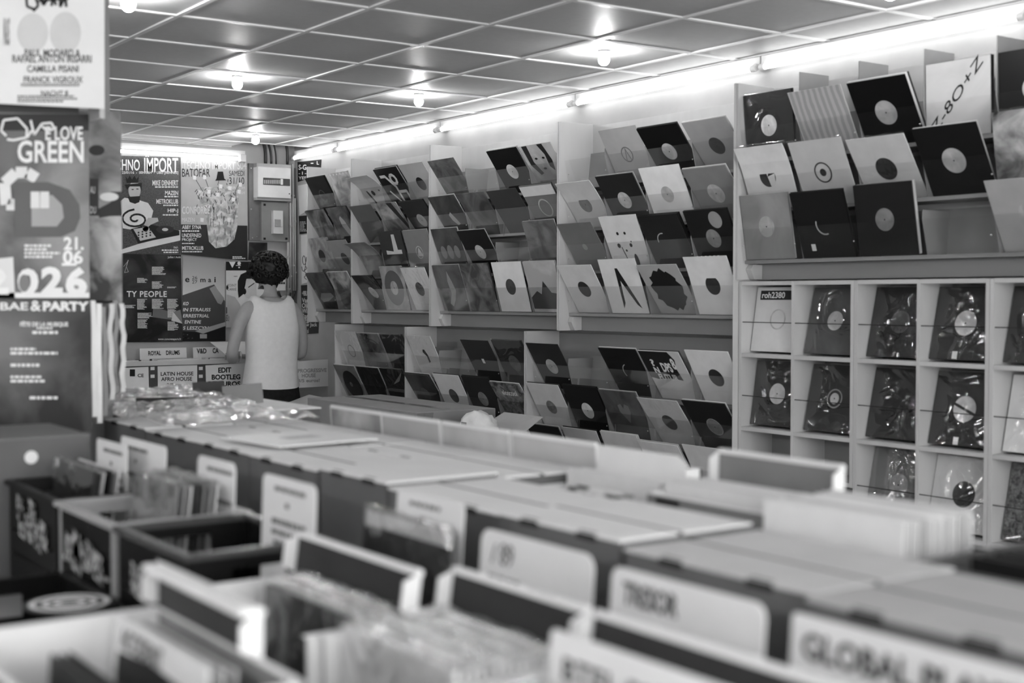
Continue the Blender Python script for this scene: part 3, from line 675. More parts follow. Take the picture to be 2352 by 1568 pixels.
# 2 light grey poster
t, F = poster('music_poster', 'light grey concert poster with a barrel shaped collage and black lower band', 1, YP-.008, [(415, 361), (567, 366), (569, 598), (416, 584)], lgrey)
prints(t, F, lambda b: F.poly(b, [(416, 515), (568, 518), (569, 598), (517, 594), (416, 584)], 1), 'printed_band', dark)
prints(t, F, lambda b: (F.text(b, 'TECHNO IMPORT S04', 419, 371, 566, 389, bold=.01), F.text(b, 'CONFORCE', 418, 474, 482, 491, bold=.005), F.text(b, 'MAZEN', 418, 500, 447, 509), F.text(b, '23H', 549, 428, 562, 434), F.text(b, '06H', 549, 439, 562, 446)), 'lettering', mat('print_pale_letters', .68))
prints(t, F, lambda b: (F.text(b, 'BATOFAR', 418, 387, 482, 406, bold=.0), F.text(b, 'SAMEDI', 526, 392, 561, 404), F.text(b, '31/10', 526, 407, 561, 423)), 'lettering', ink)
prints(t, F, lambda b: (F.text(b, 'ABBY SYNA', 418, 517, 462, 526, bold=.01), F.text(b, 'UNDEFINED', 418, 536, 462, 545, bold=.01), F.text(b, 'PROJECT', 418, 547, 452, 555, bold=.01), F.text(b, 'METROKLUB', 418, 565, 467, 574, bold=.01),
    F.smallprint(b, 418, 528, 472, 533, 1), F.smallprint(b, 418, 557, 450, 561, 1), F.smallprint(b, 418, 576, 470, 580, 1), F.smallprint(b, 534, 588, 566, 595, 2)), 'lettering', wink)
prints(t, F, lambda b: F.poly(b, [(452, 440), (462, 430), (540, 428), (548, 455), (545, 520), (538, 550), (520, 566), (495, 570), (480, 555), (474, 510), (468, 475), (455, 462)], 2), 'printed_barrel', art(.3, .68, 22))
def collage(b):
    for k in range(46):
        x, y = random.uniform(450, 546), random.gauss(446, 16); F.line(b, [(x, y), (x+random.uniform(-5, 5), y+random.uniform(3, 9))], 1.3, 3)
    for k in range(36):
        x = random.uniform(474, 542); y = random.uniform(470, 550); F.line(b, [(x, y), (x+random.uniform(-1, 1), y+random.uniform(6, 18))], .9, 3)
    for x, y, x2, y2 in ((466, 440, 447, 408), (500, 425, 507, 395), (540, 440, 552, 415), (478, 430, 470, 405), (545, 470, 540, 440)): F.line(b, [(x, y), (x2, y2)], 1, 3)
    F.poly(b, [(497, 410), (500, 394), (512, 394), (515, 410), (520, 414), (494, 415)], 3)
prints(t, F, collage, 'printed_linework', ink)
prints(t, F, lambda b: [F.poly(b, [(x-4, y-5), (x+4, y-4), (x+3, y+5), (x-4, y+4)], 4) for x, y in ((447, 408), (470, 407), (552, 424), (507, 428), (480, 440), (528, 432), (549, 440), (526, 505), (464, 505), (536, 458), (500, 447))], 'printed_card', mat('print_white_cards', .75))
# 3 dark glossy programme poster
t, F = poster('music_poster', 'dark glossy programme poster with columns of tiny names', 1, YP-.005, [(255, 582), (416, 585), (419, 785), (255, 786)], art(.008, .07, 3., rough=.25))
def prog(b):
    F.text(b, 'TY PEOPLE', 291, 668, 383, 682, bold=.02, sp=1.1)
    for x, y, n, w in ((315, 638, 6, 24), (349, 612, 10, 34), (349, 646, 9, 26), (315, 686, 13, 24), (349, 686, 12, 28), (384, 686, 12, 26), (316, 718, 7, 40), (316, 733, 11, 26), (385, 710, 10, 24), (385, 738, 11, 26), (286, 700, 4, 26), (384, 658, 2, 24)):
        F.smallprint(b, x, y, x+w, y+n*1.9, n)
    F.text(b, 'www.concreteparis.fr', 363, 776, 416, 782, bold=.01); F.text(b, 'Juillet / Août', 385, 588, 415, 594)
prints(t, F, prog, 'lettering', wink)
prints(t, F, lambda b: F.line(b, [(284, 612), (295, 598), (294, 597), (290, 612), (295, 624), (286, 626), (295, 597)], .8), 'printed_line_figure', mat('print_thin', .5))
prints(t, F, lambda b: F.poly(b, [(352, 705), (415, 722), (418, 742), (400, 735), (350, 728)], 1), 'printed_hill', mat('print_dim', .14))
MB().prism([F.p(397, 716, 6), F.p(393, 736, 6), F.p(419, 743, 3)], Vector((0, -.004, 0))).build('torn_corner', mat('paper_back', .6), t)
MB().prism([F.p(398, 716, 5), F.p(414, 711, 3), F.p(419, 742, 3)], Vector((0, -.003, 0))).build('curled_corner', mat('paper_back_shade', .22), t)
# 4 grey poster 'e 26/27 mai'
m4, nt4, b4 = nodes('poster_grey_gradient')
tc4 = nt4.nodes.new('ShaderNodeTexCoord'); sx = nt4.nodes.new('ShaderNodeSeparateXYZ'); cr4 = nt4.nodes.new('ShaderNodeValToRGB')
nt4.links.new(tc4.outputs['Generated'], sx.inputs[0]); nt4.links.new(sx.outputs[2], cr4.inputs[0]); nt4.links.new(cr4.outputs[0], b4.inputs['Base Color'])
cr4.color_ramp.elements[0].color = g3(.62); cr4.color_ramp.elements[0].position = .55; cr4.color_ramp.elements[1].color = g3(.28); b4.inputs['Roughness'].default_value = .5
t, F = poster('music_poster', 'grey poster dated 26 27 mai with a dark folded paper shape', 1, YP, [(420, 585), (515, 587), (518, 783), (419, 784)], m4)
prints(t, F, lambda b: F.poly(b, [(419, 678), (492, 653), (517, 692), (517, 750), (465, 783), (419, 784)], 1), 'printed_fold', mat('print_fold', .07))
prints(t, F, lambda b: F.poly(b, [(481, 662), (493, 656), (515, 685), (508, 699), (500, 696)], 2), 'printed_facet', mat('print_facet', .32))
prints(t, F, lambda b: (F.poly(b, [(448, 760), (518, 739), (518, 748), (466, 766)], 3)), 'printed_beam', mat('print_beam', .42))
prints(t, F, lambda b: (F.poly(b, [(419, 760), (448, 762), (466, 767), (518, 749), (518, 783), (419, 784)], 2), F.text(b, 'e', 425, 638, 435, 648, bold=.02), F.text(b, '26', 441, 634, 453, 641), F.text(b, '27', 441, 644, 453, 651), F.rect(b, 441, 642, 453, 642.8, 2), F.text(b, 'm', 460, 640, 472, 648, bold=.02), F.text(b, 'a', 478, 640, 485, 648, bold=.02), F.text(b, 'i', 492, 636, 495.5, 648, bold=.02)), 'lettering', ink)
prints(t, F, lambda b: (F.text(b, 'KO', 420, 693, 432, 701, bold=.02, shear=.15), F.text(b, 'IN STRAUSS', 420, 707, 483, 715, bold=.02, shear=.02), F.text(b, 'ERRESTRIAL', 420, 721, 480, 729, bold=.02, shear=.02), F.text(b, 'ENTINE', 424, 735, 461, 743, bold=.02, shear=.03), F.text(b, 'S LESZCYN', 420, 749, 478, 757, bold=.02, shear=.02), F.smallprint(b, 420, 766, 437, 770, 1), F.smallprint(b, 420, 774, 450, 778, 1)), 'lettering', wink)
prints(t, F, lambda b: F.rect(b, 459, 767, 475, 777, 3), 'printed_badge', mat('print_badge', .4))
# 5 white poster behind the person
t, F = poster('music_poster', 'white poster with a black top strip behind the person in the tank top', 1, YP, [(519, 600), (610, 600), (610, 752), (520, 752)], mat('poster_white', .72))
prints(t, F, lambda b: (F.poly(b, [(519, 600.5), (610, 600.5), (610, 621), (519, 621)], 1), F.ell(b, 522, 660, 2.5, 5.5, 2)), 'printed_strip', ink)
prints(t, F, lambda b: (F.poly(b, [(526, 601), (541, 601), (533.5, 615)], 3), F.ell(b, 549, 604.5, 4, 4, 3), F.ell(b, 549, 614, 1.8, 1.8, 3), F.smallprint(b, 542, 608, 557, 611, 1, 3)), 'printed_logo', wink)
prints(t, F, lambda b: (F.text(b, 'POINT', 522, 652, 543, 658), F.text(b, 'CARRÉ', 522, 660, 543, 667), F.smallprint(b, 537, 633, 548, 636, 1), F.rect(b, 519, 705, 522, 720), F.smallprint(b, 519, 722, 527, 738, 4)), 'lettering', mat('print_dark_grey', .12))
prints(t, F, lambda b: F.poly(b, [(521, 676), (540, 682), (552, 700), (556, 730), (548, 752), (521, 752)], 1), 'printed_disc', mat('print_pale_disc', .5))
prints(t, F, lambda b: F.poly(b, [(546, 668), (546, 645), (553, 630), (566, 624), (583, 630), (584, 640), (566, 640), (562, 660), (558, 676), (548, 684)], 2), 'printed_hair', ink)
prints(t, F, lambda b: F.poly(b, [(562, 648), (570, 638), (588, 640), (590, 690), (566, 684), (557, 672)], 2), 'printed_face', mat('print_face', .6))
prints(t, F, lambda b: (F.ell(b, 561, 669, 4.5, 7, 3), F.line(b, [(570, 660), (584, 650)], 2, 3)), 'printed_shade', ink)
t, F = poster('dark_photo_print', 'dark photo print below the grey switch board behind the curly hair', 1, YP-.001, [(572, 556), (614, 557), (614, 597), (570, 597)], art(.015, .1, 4))

# ------------------------------------------------------------------ electrics in the corner
greyb = mat('grey_backboard', .17, .5, .4, var=.25, scale=5)
def pxbox(mb, x0, y0, x1, y1, Y, d):
    a, b = onY(x0, y1, Y), onY(x1, y0, Y); return mb.box(a.x, b.x, Y, Y+d, a.z, b.z)
t = thing('electrical_backboard', 'tall grey backboard carrying the fuse box in the corner', 'board', (4.5, 10.07, 1.8))
pxbox(MB(), 573, 380, 660, 552, 10.068, .03).build('panel', greyb, t)
for x, y in ((577, 480), (590, 543), (577, 386), (580, 546)): pxbox(MB(), x-1.2, y-1.2, x+1.2, y+1.2, 10.062, .003).build('screw', metal, t)
t = thing('fuse_box', 'white fuse box with a row of breakers high in the corner', 'fuse box', (4.62, 10.0, 2.5))
q = MB(); a, b = onY(593, 452, 9.97), onY(668, 386, 9.97); q.cbox(a.x, b.x, 9.97, 10.062, a.z, b.z, .006).build('cover', mat('fuse_box_white', .72, .35), t)
q = MB(); a, b = onY(590, 459, 10.0), onY(668, 379, 10.0); q.box(a.x, b.x, 10.0, 10.064, a.z, b.z).build('casing', mat('fuse_box_grey', .4), t)
pxbox(MB(), 605, 411, 666, 424, 9.966, .004).build('breaker_window', mat('smoked_window', .08, .2), t)
for k in range(9): pxbox(MB(), 606.5+4.3*k, 413, 609.5+4.3*k, 422, 9.962, .004).build('breaker', mat('breaker_grey', .35), t)
pxbox(MB(), 645, 411, 650, 424, 9.961, .005).build('main_switch', white, t)
pxbox(MB(), 664, 444, 666, 446, 9.966, .004).build('cover_screw', ink, t)
t = thing('switch_board', 'square grey board with a white isolator below the fuse box', 'board', (4.62, 10.03, 2.1))
pxbox(MB(), 601, 466, 663, 553, 10.03, .034).build('board', mat('switch_board_grey', .22, .5), t)
sw = pxbox(MB(), 628, 484, 650, 536, 9.99, .039).build('isolator', mat('isolator_white', .62), t)
pxbox(MB(), 633, 504, 645, 520, 9.975, .014).build('isolator_handle', mat('isolator_grey', .3), t)
for x, y in ((608, 470), (608, 548), (658, 548)): pxbox(MB(), x-2.5, y-2.5, x+2.5, y+2.5, 10.027, .003).build('fixing_screw', ink, t)
t = thing('meter_box', 'small white meter box beside the curly hair', 'meter', (4.66, 10.0, 1.65))
pxbox(MB(), 635, 631, 656, 667, 10.0, .09).build('casing', mat('meter_white', .66), t)
for k in range(3): pxbox(MB(), 641+5*k, 648, 644.5+5*k, 652, 9.996, .004).build('toggle', ink, t)
pipe = mat('grey_conduit', .45, .4)
for i, (x, y0, y1, r) in enumerate(((662, 556, 690, .011), (667, 466, 676, .0085), (672.5, 376, 668, .0085), (677.5, 455, 668, .0075))):
    a, b = onY(x, y0, 10.03), onY(x, y1, 10.03)
    t = thing('conduit_pipe', ['widest conduit pipe starting below the switch board', 'conduit pipe starting beside the fuse box bottom', 'tallest conduit pipe reaching the tube end', 'outermost conduit pipe next to the dark post'][i], 'pipe', b, group='conduits in the corner')
    MB().tube([(a.x, 10.03, a.z), (a.x, 10.03, b.z)], r, 10).build('pipe', pipe, t, True)
    for f in (.25, .8):
        z = a.z+(b.z-a.z)*f; MB().box(a.x-r-.0005, a.x+r+.0005, 10.018, 10.06, z-.006, z+.006).build('pipe_clip', pipe, t)
hose = mat('black_cable', .02, .4)
def cable(label, pts, r):
    o = MB().tube(pts, r, 8).build('cable', hose, None, True); tag(o, label, 'cable', 'black cables in the corner')
def bez(p0, p1, p2, p3, n=10): return [p0*(1-t)**3+p1*3*t*(1-t)**2+p2*3*t*t*(1-t)+p3*t**3 for t in [i/n for i in range(n+1)]]
for i, (xa, xb, r, lab) in enumerate(((598, 610, .014, 'thickest black cable bending from the ceiling into the fuse box'), (608, 623, .010, 'second black cable beside the thickest one above the fuse box'), (620, 634, .007, 'thin black cable looping from ceiling to fuse box'), (650, 660, .012, 'black cable dropping behind the tube end'))):
    a, b = onY(xa, 334, 10.0), onY(xb, 377.5, 10.03)
    cable(lab, bez(a+Vector((-.02, 0, .12)), a+Vector((.05, 0, 0)), b+Vector((0, 0, .1)), b), r)
a, b, c = onY(640, 669, 9.985), onY(662, 690, 9.98), onY(676, 667, 9.985)
cable('black cable looping from the meter box to the conduits', bez(a, a+Vector((.02, 0, -.1)), c+Vector((0, 0, -.12)), c), .009)
a, c = onY(638, 670, 9.96), onY(668, 672, 9.96)
cable('lower black cable loop under the meter box', bez(a, a+Vector((.0, 0, -.14)), c+Vector((-.02, 0, -.1)), c), .007)
# post and stickers on the record wall beyond the racks
t = thing('corner_post', 'dark grey post in the corner behind the conduits', 'post', (4.83, 10.0, 0))
MB().cbox(4.835, XW-.001, 10.068, 10.099, 0, 2.56, .002).build('post', mat('post_grey', .13, .5), t)
FX = 4.856
def sticker(label, pts, m): return poster('wall_sticker', label, 0, FX, pts, m, cat='sticker')
t, F = sticker('black sticker with rows of white letters high in the far corner', [(683, 372), (738, 366), (736, 400), (684, 418)], ink)
prints(t, F, lambda b: (F.text(b, 'S-G', 686, 378, 704, 390, bold=.02), F.text(b, '-', 714, 374, 720, 376), F.text(b, 'L', 728, 370, 733, 378, bold=.02), F.text(b, '- I -', 686, 394, 704, 401, bold=.02), F.text(b, 'YES', 686, 405, 704, 412, bold=.02)), 'lettering', wink)
t, F = sticker('curling white poster edge in the far corner', [(684, 426), (706, 422), (706, 484), (688, 494)], white)
t, F = sticker('black flyer with small white print in the far corner', [(686, 496), (708, 494), (708, 535), (688, 538)], ink)
prints(t, F, lambda b: F.smallprint(b, 689, 508, 705, 532, 7), 'lettering', mat('print_thin2', .5))
t, F = sticker('white strip with a black looping line drawing in the far corner', [(691, 540), (708, 538), (708, 648), (693, 652)], white)
prints(t, F, lambda b: (F.line(b, [(700+4*math.cos(k*.5)-k*.15, 590+14*math.sin(k*.5)+k*1.2) for k in range(20)], 1.3), F.line(b, [(702+3*math.sin(k*.9), 612+k*2) for k in range(16)], 1.2)), 'printed_doodle', ink)
t, F = sticker('black poster with a white list of names under the corner rack', [(691, 655), (734, 652), (731, 765), (694, 768)], mat('poster_names', .03, .4))
prints(t, F, lambda b: ([F.text(b, w_, 694, y, x1, y+11, bold=.015) for w_, y, x1 in (('+RBU', 668, 706), ('Vars', 684, 712), ('Olive', 696, 716), ('Wir', 708, 710), ('Bank', 720, 716), ('b2b', 731, 710), ('Low Jack', 741, 729), ('Goni', 754, 709))]), 'lettering', wink)

# ------------------------------------------------------------------ bins under the posters
t = thing('record_bin_counter', 'pale wooden bin counter under the posters with price cards on its front', 'counter', (3.6, 9.7, 0))
ZB = 1.037
MB().cbox(2.4, 4.60, 9.50, 9.535, ZB-.035, ZB, .003).build('front_rail', wood_l, t)
MB().box(2.4, 4.60, 9.52, 9.535, .72, ZB-.036).build('front_panel', mat('bin_front_dark', .06), t)
MB().box(2.4, 4.60, 9.52, 10.05, .70, .718).build('bin_floor', wood_m, t)
for x in (2.4, 2.98, 3.46, 3.89, 4.30, 4.585): MB().box(x, x+.014, 9.537, 10.05, .72, ZB-.03).build('bin_divider', wood_m, t)
MB().box(2.42, 4.58, 9.62, 9.64, 0, .70).build('plinth', wood_d, t)
MB().box(2.4, 4.60, 9.49, 9.53, .69, .72).build('lower_rail', wood_m, t)
wn_, F = None, Flat(1, 9.517)
def card(label, pts, fn, fm=ink, m=white):
    t, F = poster('price_card', label, 1, 9.5175, pts, m, cat='card'); prints(t, F, fn(F), 'lettering', fm)
card('price card with only CE showing, beside the poster pillar', [(276, 845), (341, 842), (342, 897), (278, 898)], lambda F: lambda b: (F.rect(b, 298, 848, 310, 864), F.text(b, 'CE', 316, 858, 330, 866, bold=.02)))
card('price card reading LATIN HOUSE AFRO HOUSE', [(362, 841), (453, 838), (453, 900), (363, 904)], lambda F: lambda b: (F.text(b, 'LATIN HOUSE', 369, 854, 444, 863, bold=.02, dy=-1), F.text(b, 'AFRO HOUSE', 370, 866, 441, 875, bold=.02, dy=-1), F.text(b, '2/5 euros', 383, 880, 431, 888, bold=.02, dy=-1)))
card('price card reading EDIT BOOTLEG behind the person', [(472, 839), (566, 833), (566, 897), (474, 902)], lambda F: lambda b: (F.text(b, 'EDIT', 501, 844, 531, 856, bold=.04, dy=-1), F.text(b, 'BOOTLEG', 486, 860, 552, 872, bold=.04, dy=-1), F.text(b, '3/5 EUROS', 478, 876, 552, 888, bold=.04, dy=-1)))
card('price card reading PROGRESSIVE HOUSE', [(678, 830), (760, 824), (761, 886), (678, 891)], lambda F: lambda b: (F.text(b, 'PROGRESSIVE', 684, 847, 750, 856, bold=.03, dy=-2), F.text(b, 'HOUSE', 693, 858, 725, 867, bold=.03, dy=-1), F.text(b, '3/5 euros!', 684, 870, 734, 878, bold=.03, dy=-1)), mat('print_soft', .33))
card('blank price card partly behind the person in the tank top', [(640, 837), (665, 835), (665, 890), (640, 892)], lambda F: lambda b: F.rect(b, 645, 850, 646, 851), white)
for x, lab in ((346, 'CE card'), (457, 'LATIN HOUSE card'), (667, 'PROGRESSIVE HOUSE card')):
    for k in range(2):
        a = onY(x, 846+k*18, 9.516); o = MB().box(a.x, a.x+.03, 9.5165, 9.5185, a.z-.012, a.z+.012).build('paper_tag', white); tag(o, '%s little white tag on the dark strip beside the %s' % (['upper', 'lower'][k], lab), 'tag', 'tags on the bin front')
# records standing in those bins
def bin_record(x, y, z, g, lean, label, w=.31, h=.31, group=None, spec=None):
    M = Matrix.Translation((x, y, z)) @ Matrix.Rotation(R(lean), 4, 'X')
    o = bpy.data.objects.new('record_sleeve', sleeve_mesh(G(g)) if not spec else sleeve_mesh(spec)); COL.objects.link(o); o.matrix_world = M; MW[o.name] = M.copy()
    return tag(o, label, 'record', group)
ORD = ['first', 'second', 'third', 'fourth', 'fifth', 'sixth', 'seventh', 'eighth', 'ninth', 'tenth', 'eleventh', 'twelfth', 'thirteenth', 'fourteenth', 'fifteenth']
for x0, n in ((2.70, 9), (3.22, 9), (3.68, 9), (4.10, 9)):
    for i in range(n):
        g = random.choice([.75, .6, .75, .3, .1, .7, .5])
        bin_record(x0+random.uniform(-.03, .03), 9.60+i*.022, .728, g, -4-i*.5, '%s sleeve from the front in the %s wooden bin under the posters' % (ORD[i], {2.70: 'CE', 3.22: 'LATIN HOUSE', 3.68: 'ROYAL DRUMS', 4.10: 'EDIT BOOTLEG'}[x0]), group='sleeves in the bins under the posters')
def divider_card(name, label, x, y, z, w, h, txt, lean=-6, m=white):
    t = thing('divider_card', label, 'card', (x, y, z), Matrix.Rotation(R(lean), 3, 'X'))
    MB().box(-w/2, w/2, 0, .003, 0, h).build('card', m, t, local=True)
    b = MB()
    for body, a, c, d, e in txt: text3(b, body, (a, -.0012, c), (d-a, 0, 0), (0, 0, e-c), .03)
    b.build('lettering', ink, t, local=True)['kind'] = 'stuff'; return t
divider_card('d', 'white divider card headed ROYAL DRUMS in the wooden bin', 3.682, 9.93, .728, .37, .385, [('ROYAL', -.12, .33, -.02, .365), ('DRUMS', .02, .33, .13, .365)])
divider_card('d', 'white divider card headed V&D CA behind the person', 4.10, 9.93, .728, .36, .385, [('V&D', -.15, .335, -.07, .375), ('CA', -.02, .335, .03, .375)])
# ------------------------------------------------------------------ the person browsing at the bins
skin = mat('skin', .36, .5, .4, var=.05, scale=20)
def skinned(name, nodes_, edges, m, parent, levels=2):
    me = bpy.data.meshes.new(name); me.from_pydata([n[0] for n in nodes_], edges, []); me.update()
    o = bpy.data.objects.new(name, me); COL.objects.link(o)
    sk = o.modifiers.new('s', 'SKIN'); sk.use_smooth_shade = True; sk.branch_smoothing = .5
    ss = o.modifiers.new('u', 'SUBSURF'); ss.levels = levels; ss.render_levels = levels
    for i, n in enumerate(nodes_):
        me.skin_vertices[0].data[i].radius = n[1] if isinstance(n[1], tuple) else (n[1], n[1])
    me.skin_vertices[0].data[0].use_root = True
    dg = bpy.context.evaluated_depsgraph_get(); dg.update()
    nm = bpy.data.meshes.new_from_object(o.evaluated_get(dg)); nm.materials.clear(); nm.materials.append(m)
    for p in nm.polygons: p.use_smooth = True
    bpy.data.objects.remove(o)
    r = bpy.data.objects.new(name, nm); COL.objects.link(r); r.parent = parent; MW[r.name] = MW[parent.name]
    return r
PX, PY = 4.16, 9.06
per = thing('person', 'person with curly dark hair in a white tank top and black shorts, seen from behind', 'person', (PX, PY, 0))
# joints in the person's own space: x to the picture right, y away from the camera, z up
N = [((0, 0, .95), (.135, .105)), ((0, -.01, 1.10), (.125, .095)), ((0, -.02, 1.25), (.15, .10)), ((0, -.02, 1.40), (.15, .09)), ((0, .0, 1.50), (.062, .062)), ((.0, .04, 1.585), (.058, .062)), ((.0, .07, 1.66), (.078, .092)), ((0, .075, 1.74), (.07, .085)),
     ((-.175, -.02, 1.435), .068), ((-.245, -.015, 1.33), .054), ((-.285, -.01, 1.20), .047), ((-.305, .0, 1.09), .044), ((-.25, .12, 1.045), .042), ((-.18, .24, 1.06), .030), ((-.15, .30, 1.075), (.036, .018)),
     ((.175, -.02, 1.425), .068), ((.225, -.015, 1.32), .054), ((.245, -.01, 1.19), .047), ((.25, .0, 1.07), .044), ((.20, .12, 1.06), .042), ((.13, .24, 1.075), .030), ((.10, .30, 1.085), (.036, .018)),
     ((-.095, .0, .86), (.10, .105)), ((-.105, .01, .68), .085), ((-.11, .0, .50), .060), ((-.11, -.03, .32), .058), ((-.11, -.02, .12), .040), ((-.11, -.015, .06), .045), ((-.115, .12, .035), (.045, .03)),
     ((.095, .0, .86), (.10, .105)), ((.105, .01, .68), .085), ((.11, .0, .50), .060), ((.11, -.03, .32), .058), ((.11, -.02, .12), .040), ((.11, -.015, .06), .045), ((.115, .12, .035), (.045, .03))]
Ed = [(0, 1), (1, 2), (2, 3), (3, 4), (4, 5), (5, 6), (6, 7), (3, 8), (8, 9), (9, 10), (10, 11), (11, 12), (12, 13), (13, 14), (3, 15), (15, 16), (16, 17), (17, 18), (18, 19), (19, 20), (20, 21),
      (0, 22), (22, 23), (23, 24), (24, 25), (25, 26), (26, 27), (27, 28), (0, 29), (29, 30), (30, 31), (31, 32), (32, 33), (33, 34), (34, 35)]
skinned('body', N, Ed, skin, per)
# hands: five separate curled fingers each, on the sleeve edge
for sx, hx, hz in ((-1, -.15, 1.085), (1, .10, 1.09)):
    hn = [((hx, .30, hz), (.034, .016)), ((hx-.0*sx, .345, hz), (.036, .015))]; he = [(0, 1)]
    for k, (dx, L) in enumerate(((-.027, .062), (-.009, .072), (.009, .07), (.026, .055))):
        b = len(hn); hn += [((hx+dx, .375, hz), .0095), ((hx+dx, .375+L*.5, hz-.012), .009), ((hx+dx, .375+L*.75, hz-.035), .008), ((hx+dx, .375+L*.7, hz-.055), .007)]; he += [(1, b), (b, b+1), (b+1, b+2), (b+2, b+3)]
    b = len(hn); hn += [((hx-.035*sx, .325, hz-.006), .011), ((hx-.052*sx, .36, hz-.02), .0095), ((hx-.045*sx, .39, hz-.035), .008)]; he += [(0, b), (b, b+1), (b+1, b+2)]
    skinned('hand', hn, he, skin, per, 1)
# face and ears (turned away)
MB().sphere((0, .165, 1.655), .016, .024, .022, 10, 8).build('nose', skin, per, True, local=True)
for s in (-1, 1): MB().sphere((s*.082, .06, 1.655), .012, .028, .036, 10, 8).build('ear', skin, per, True, local=True)
for s in (-1, 1): MB().sphere((s*.033, .152, 1.69), .012, .008, .008, 8, 6).build('eye', mat('eye_white', .6, .2), per, True, local=True)
MB().sphere((0, .158, 1.61), .026, .010, .008, 10, 6).build('mouth', mat('lip', .2), per, True, local=True)
# hair: curly mass
import mathutils
hair_m = mat('curly_hair', .010, .5, .3, var=.5, scale=60)
hb = MB()
def hf(d):
    n = mathutils.noise.noise(d*6.5+Vector((3, 1, 7)))*.13 + mathutils.noise.noise(d*13)*.09
    return 1+n
hb.sphere((0, .035, 1.705), .138, .135, .118, 56, 36, hf)
rnd = random.Random(4)
for k in range(150):                                            # separate curls breaking the outline
    a, e = rnd.uniform(0, 2*math.pi), rnd.uniform(-.45, 1.5)
    d = Vector((math.cos(a)*math.cos(e), math.sin(a)*math.cos(e), math.sin(e)))
    if d.y > .55 and e < .5: continue
    c = Vector((0, .035, 1.705))+Vector((d.x*.137, d.y*.134, d.z*.117))
    u = d.orthogonal().normalized(); w = d.cross(u); ph = rnd.uniform(0, 6); rr = rnd.uniform(.010, .018)
    hb.tube([c+u*math.cos(ph+q*.9)*rr+w*math.sin(ph+q*.9)*rr+d*(.002+q*.003) for q in range(7)], [.009, .01, .01, .009, .008, .006, .003], 6)
for k in range(26):                                             # short nape hair
    x = rnd.uniform(-.06, .06); hb.tube([(x, -.03+abs(x)*.5, 1.63), (x*1.02, -.022+abs(x)*.5, 1.60), (x*1.05, -.012+abs(x)*.5, 1.575+rnd.uniform(-.01, .015))], [.012, .010, .003], 6)
hb.build('hair', hair_m, per, True, local=True)
# tank top
cloth = mat('white_cotton', .82, .8, .2, var=.03, scale=30, bump=.25, bscale=9)
def ring(z, hw, hd, cy=0, cx=0, n=40, dip=0.):
    out = []
    for k in range(n):
        w = 2*math.pi*k/n; c, s = math.cos(w), math.sin(w)
        x = math.copysign(abs(c)**.75, c)*hw; y = math.copysign(abs(s)**.8, s)*hd
        fold = .005*math.sin(w*5+z*9)+.004*math.sin(w*9-z*17)
        out.append((cx+x*(1+fold*2), cy+y*(1+fold*3), z+dip*(abs(c)**2)))
    return out
tk = MB()
tk.loft([ring(.835, .203, .165, 0, dip=.018), ring(.86, .202, .163, 0, dip=.016), ring(.95, .192, .15, 0), ring(1.05, .186, .14, -.01), ring(1.15, .192, .14, -.015), ring(1.24, .198, .142, -.02), ring(1.30, .198, .138, -.02),
         ring(1.36, .188, .128, -.02), ring(1.41, .182, .115, -.018, dip=.012), ring(1.45, .172, .098, -.012, dip=.03), ring(1.468, .150, .085, -.008, dip=.042), ring(1.468, .125, .072, -.002, dip=.05)], cap=False)
tk.build('tank_top', cloth, per, True, local=True)
hem = MB()
hem.loft([ring(.833, .205, .167, 0, dip=.018), ring(.848, .205, .167, 0, dip=.018)], cap=False); hem.build('hem', cloth, per, True, local=True)
# shorts
short_m = mat('black_shorts', .014, .8, .2, var=.3, scale=40)
sh = MB(); sh.loft([ring(.90, .185, .145), ring(.84, .2, .158), ring(.74, .215, .165), ring(.66, .222, .165)], cap=False)
for s in (-1, 1): sh.loft([ring(.70, .112, .16, 0, s*.108), ring(.58, .118, .145, 0, s*.112), ring(.46, .12, .135, 0, s*.115)], cap=False)
sh.build('shorts', short_m, per, True, local=True)
for s in (-1, 1):
    MB().sphere((s*.113, .045, .04), .052, .135, .045, 16, 10).build('shoe', mat('shoe_dark', .05), per, True, local=True)
MB().tube([(-.16, .17, 1.095), (-.15, .19, 1.05), (-.17, .2, 1.02)], .006, 8).build('wristband', metal, per, True, local=True)
# sleeve in the hands
t = thing('record_sleeve', 'sleeve held low in front of the person in the tank top', 'record', (PX-.03, PY+.395, 1.072), Matrix.Rotation(R(-74), 3, 'X'))
MB().box(-.155, .155, 0, .004, 0, .31).build('sleeve', G(.75), t, local=True)
# ------------------------------------------------------------------ island of tables with cartons
card_w = mat('white_carton', .78, .6, .3, var=.04, scale=8)
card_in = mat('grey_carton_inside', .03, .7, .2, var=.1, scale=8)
card_b = mat('brown_carton', .30, .65, .3, var=.06, scale=8)
slot_m = mat('hand_hole_dark', .03, .8, .1)
ZT = .765                                   # table top
ZL = .69                                    # lower front bench
def table(label, x0, x1, y0, y1, z):
    t = thing('display_table', label, 'table', ((x0+x1)/2, (y0+y1)/2, 0))
    MB().cbox(x0, x1, y0, y1, z-.04, z, .004).build('table_top', wood_m, t)
    for x in (x0+.06, x1-.06):
        for y in (y0+.08, y1-.08): MB().box(x-.03, x+.03, y-.03, y+.03, 0, z-.041).build('leg', wood_d, t)
table('long display table under the closed white cartons', 1.20, 2.36, .25, 4.50, ZT)
table('table under the plastic crates', .38, 1.195, 2.225, 4.20, ZT)
table('slightly lower front bench under the bins of sleeves', .38, 1.195, .25, 2.22, ZL)
tb2 = thing('end_table', 'short table past the pillar under the plastic-covered carton', 'table', (1.95, 5.0, 0))
MB().cbox(1.53, 2.36, 4.51, 5.45, ZT-.04, ZT, .004).build('table_top', wood_m, tb2)
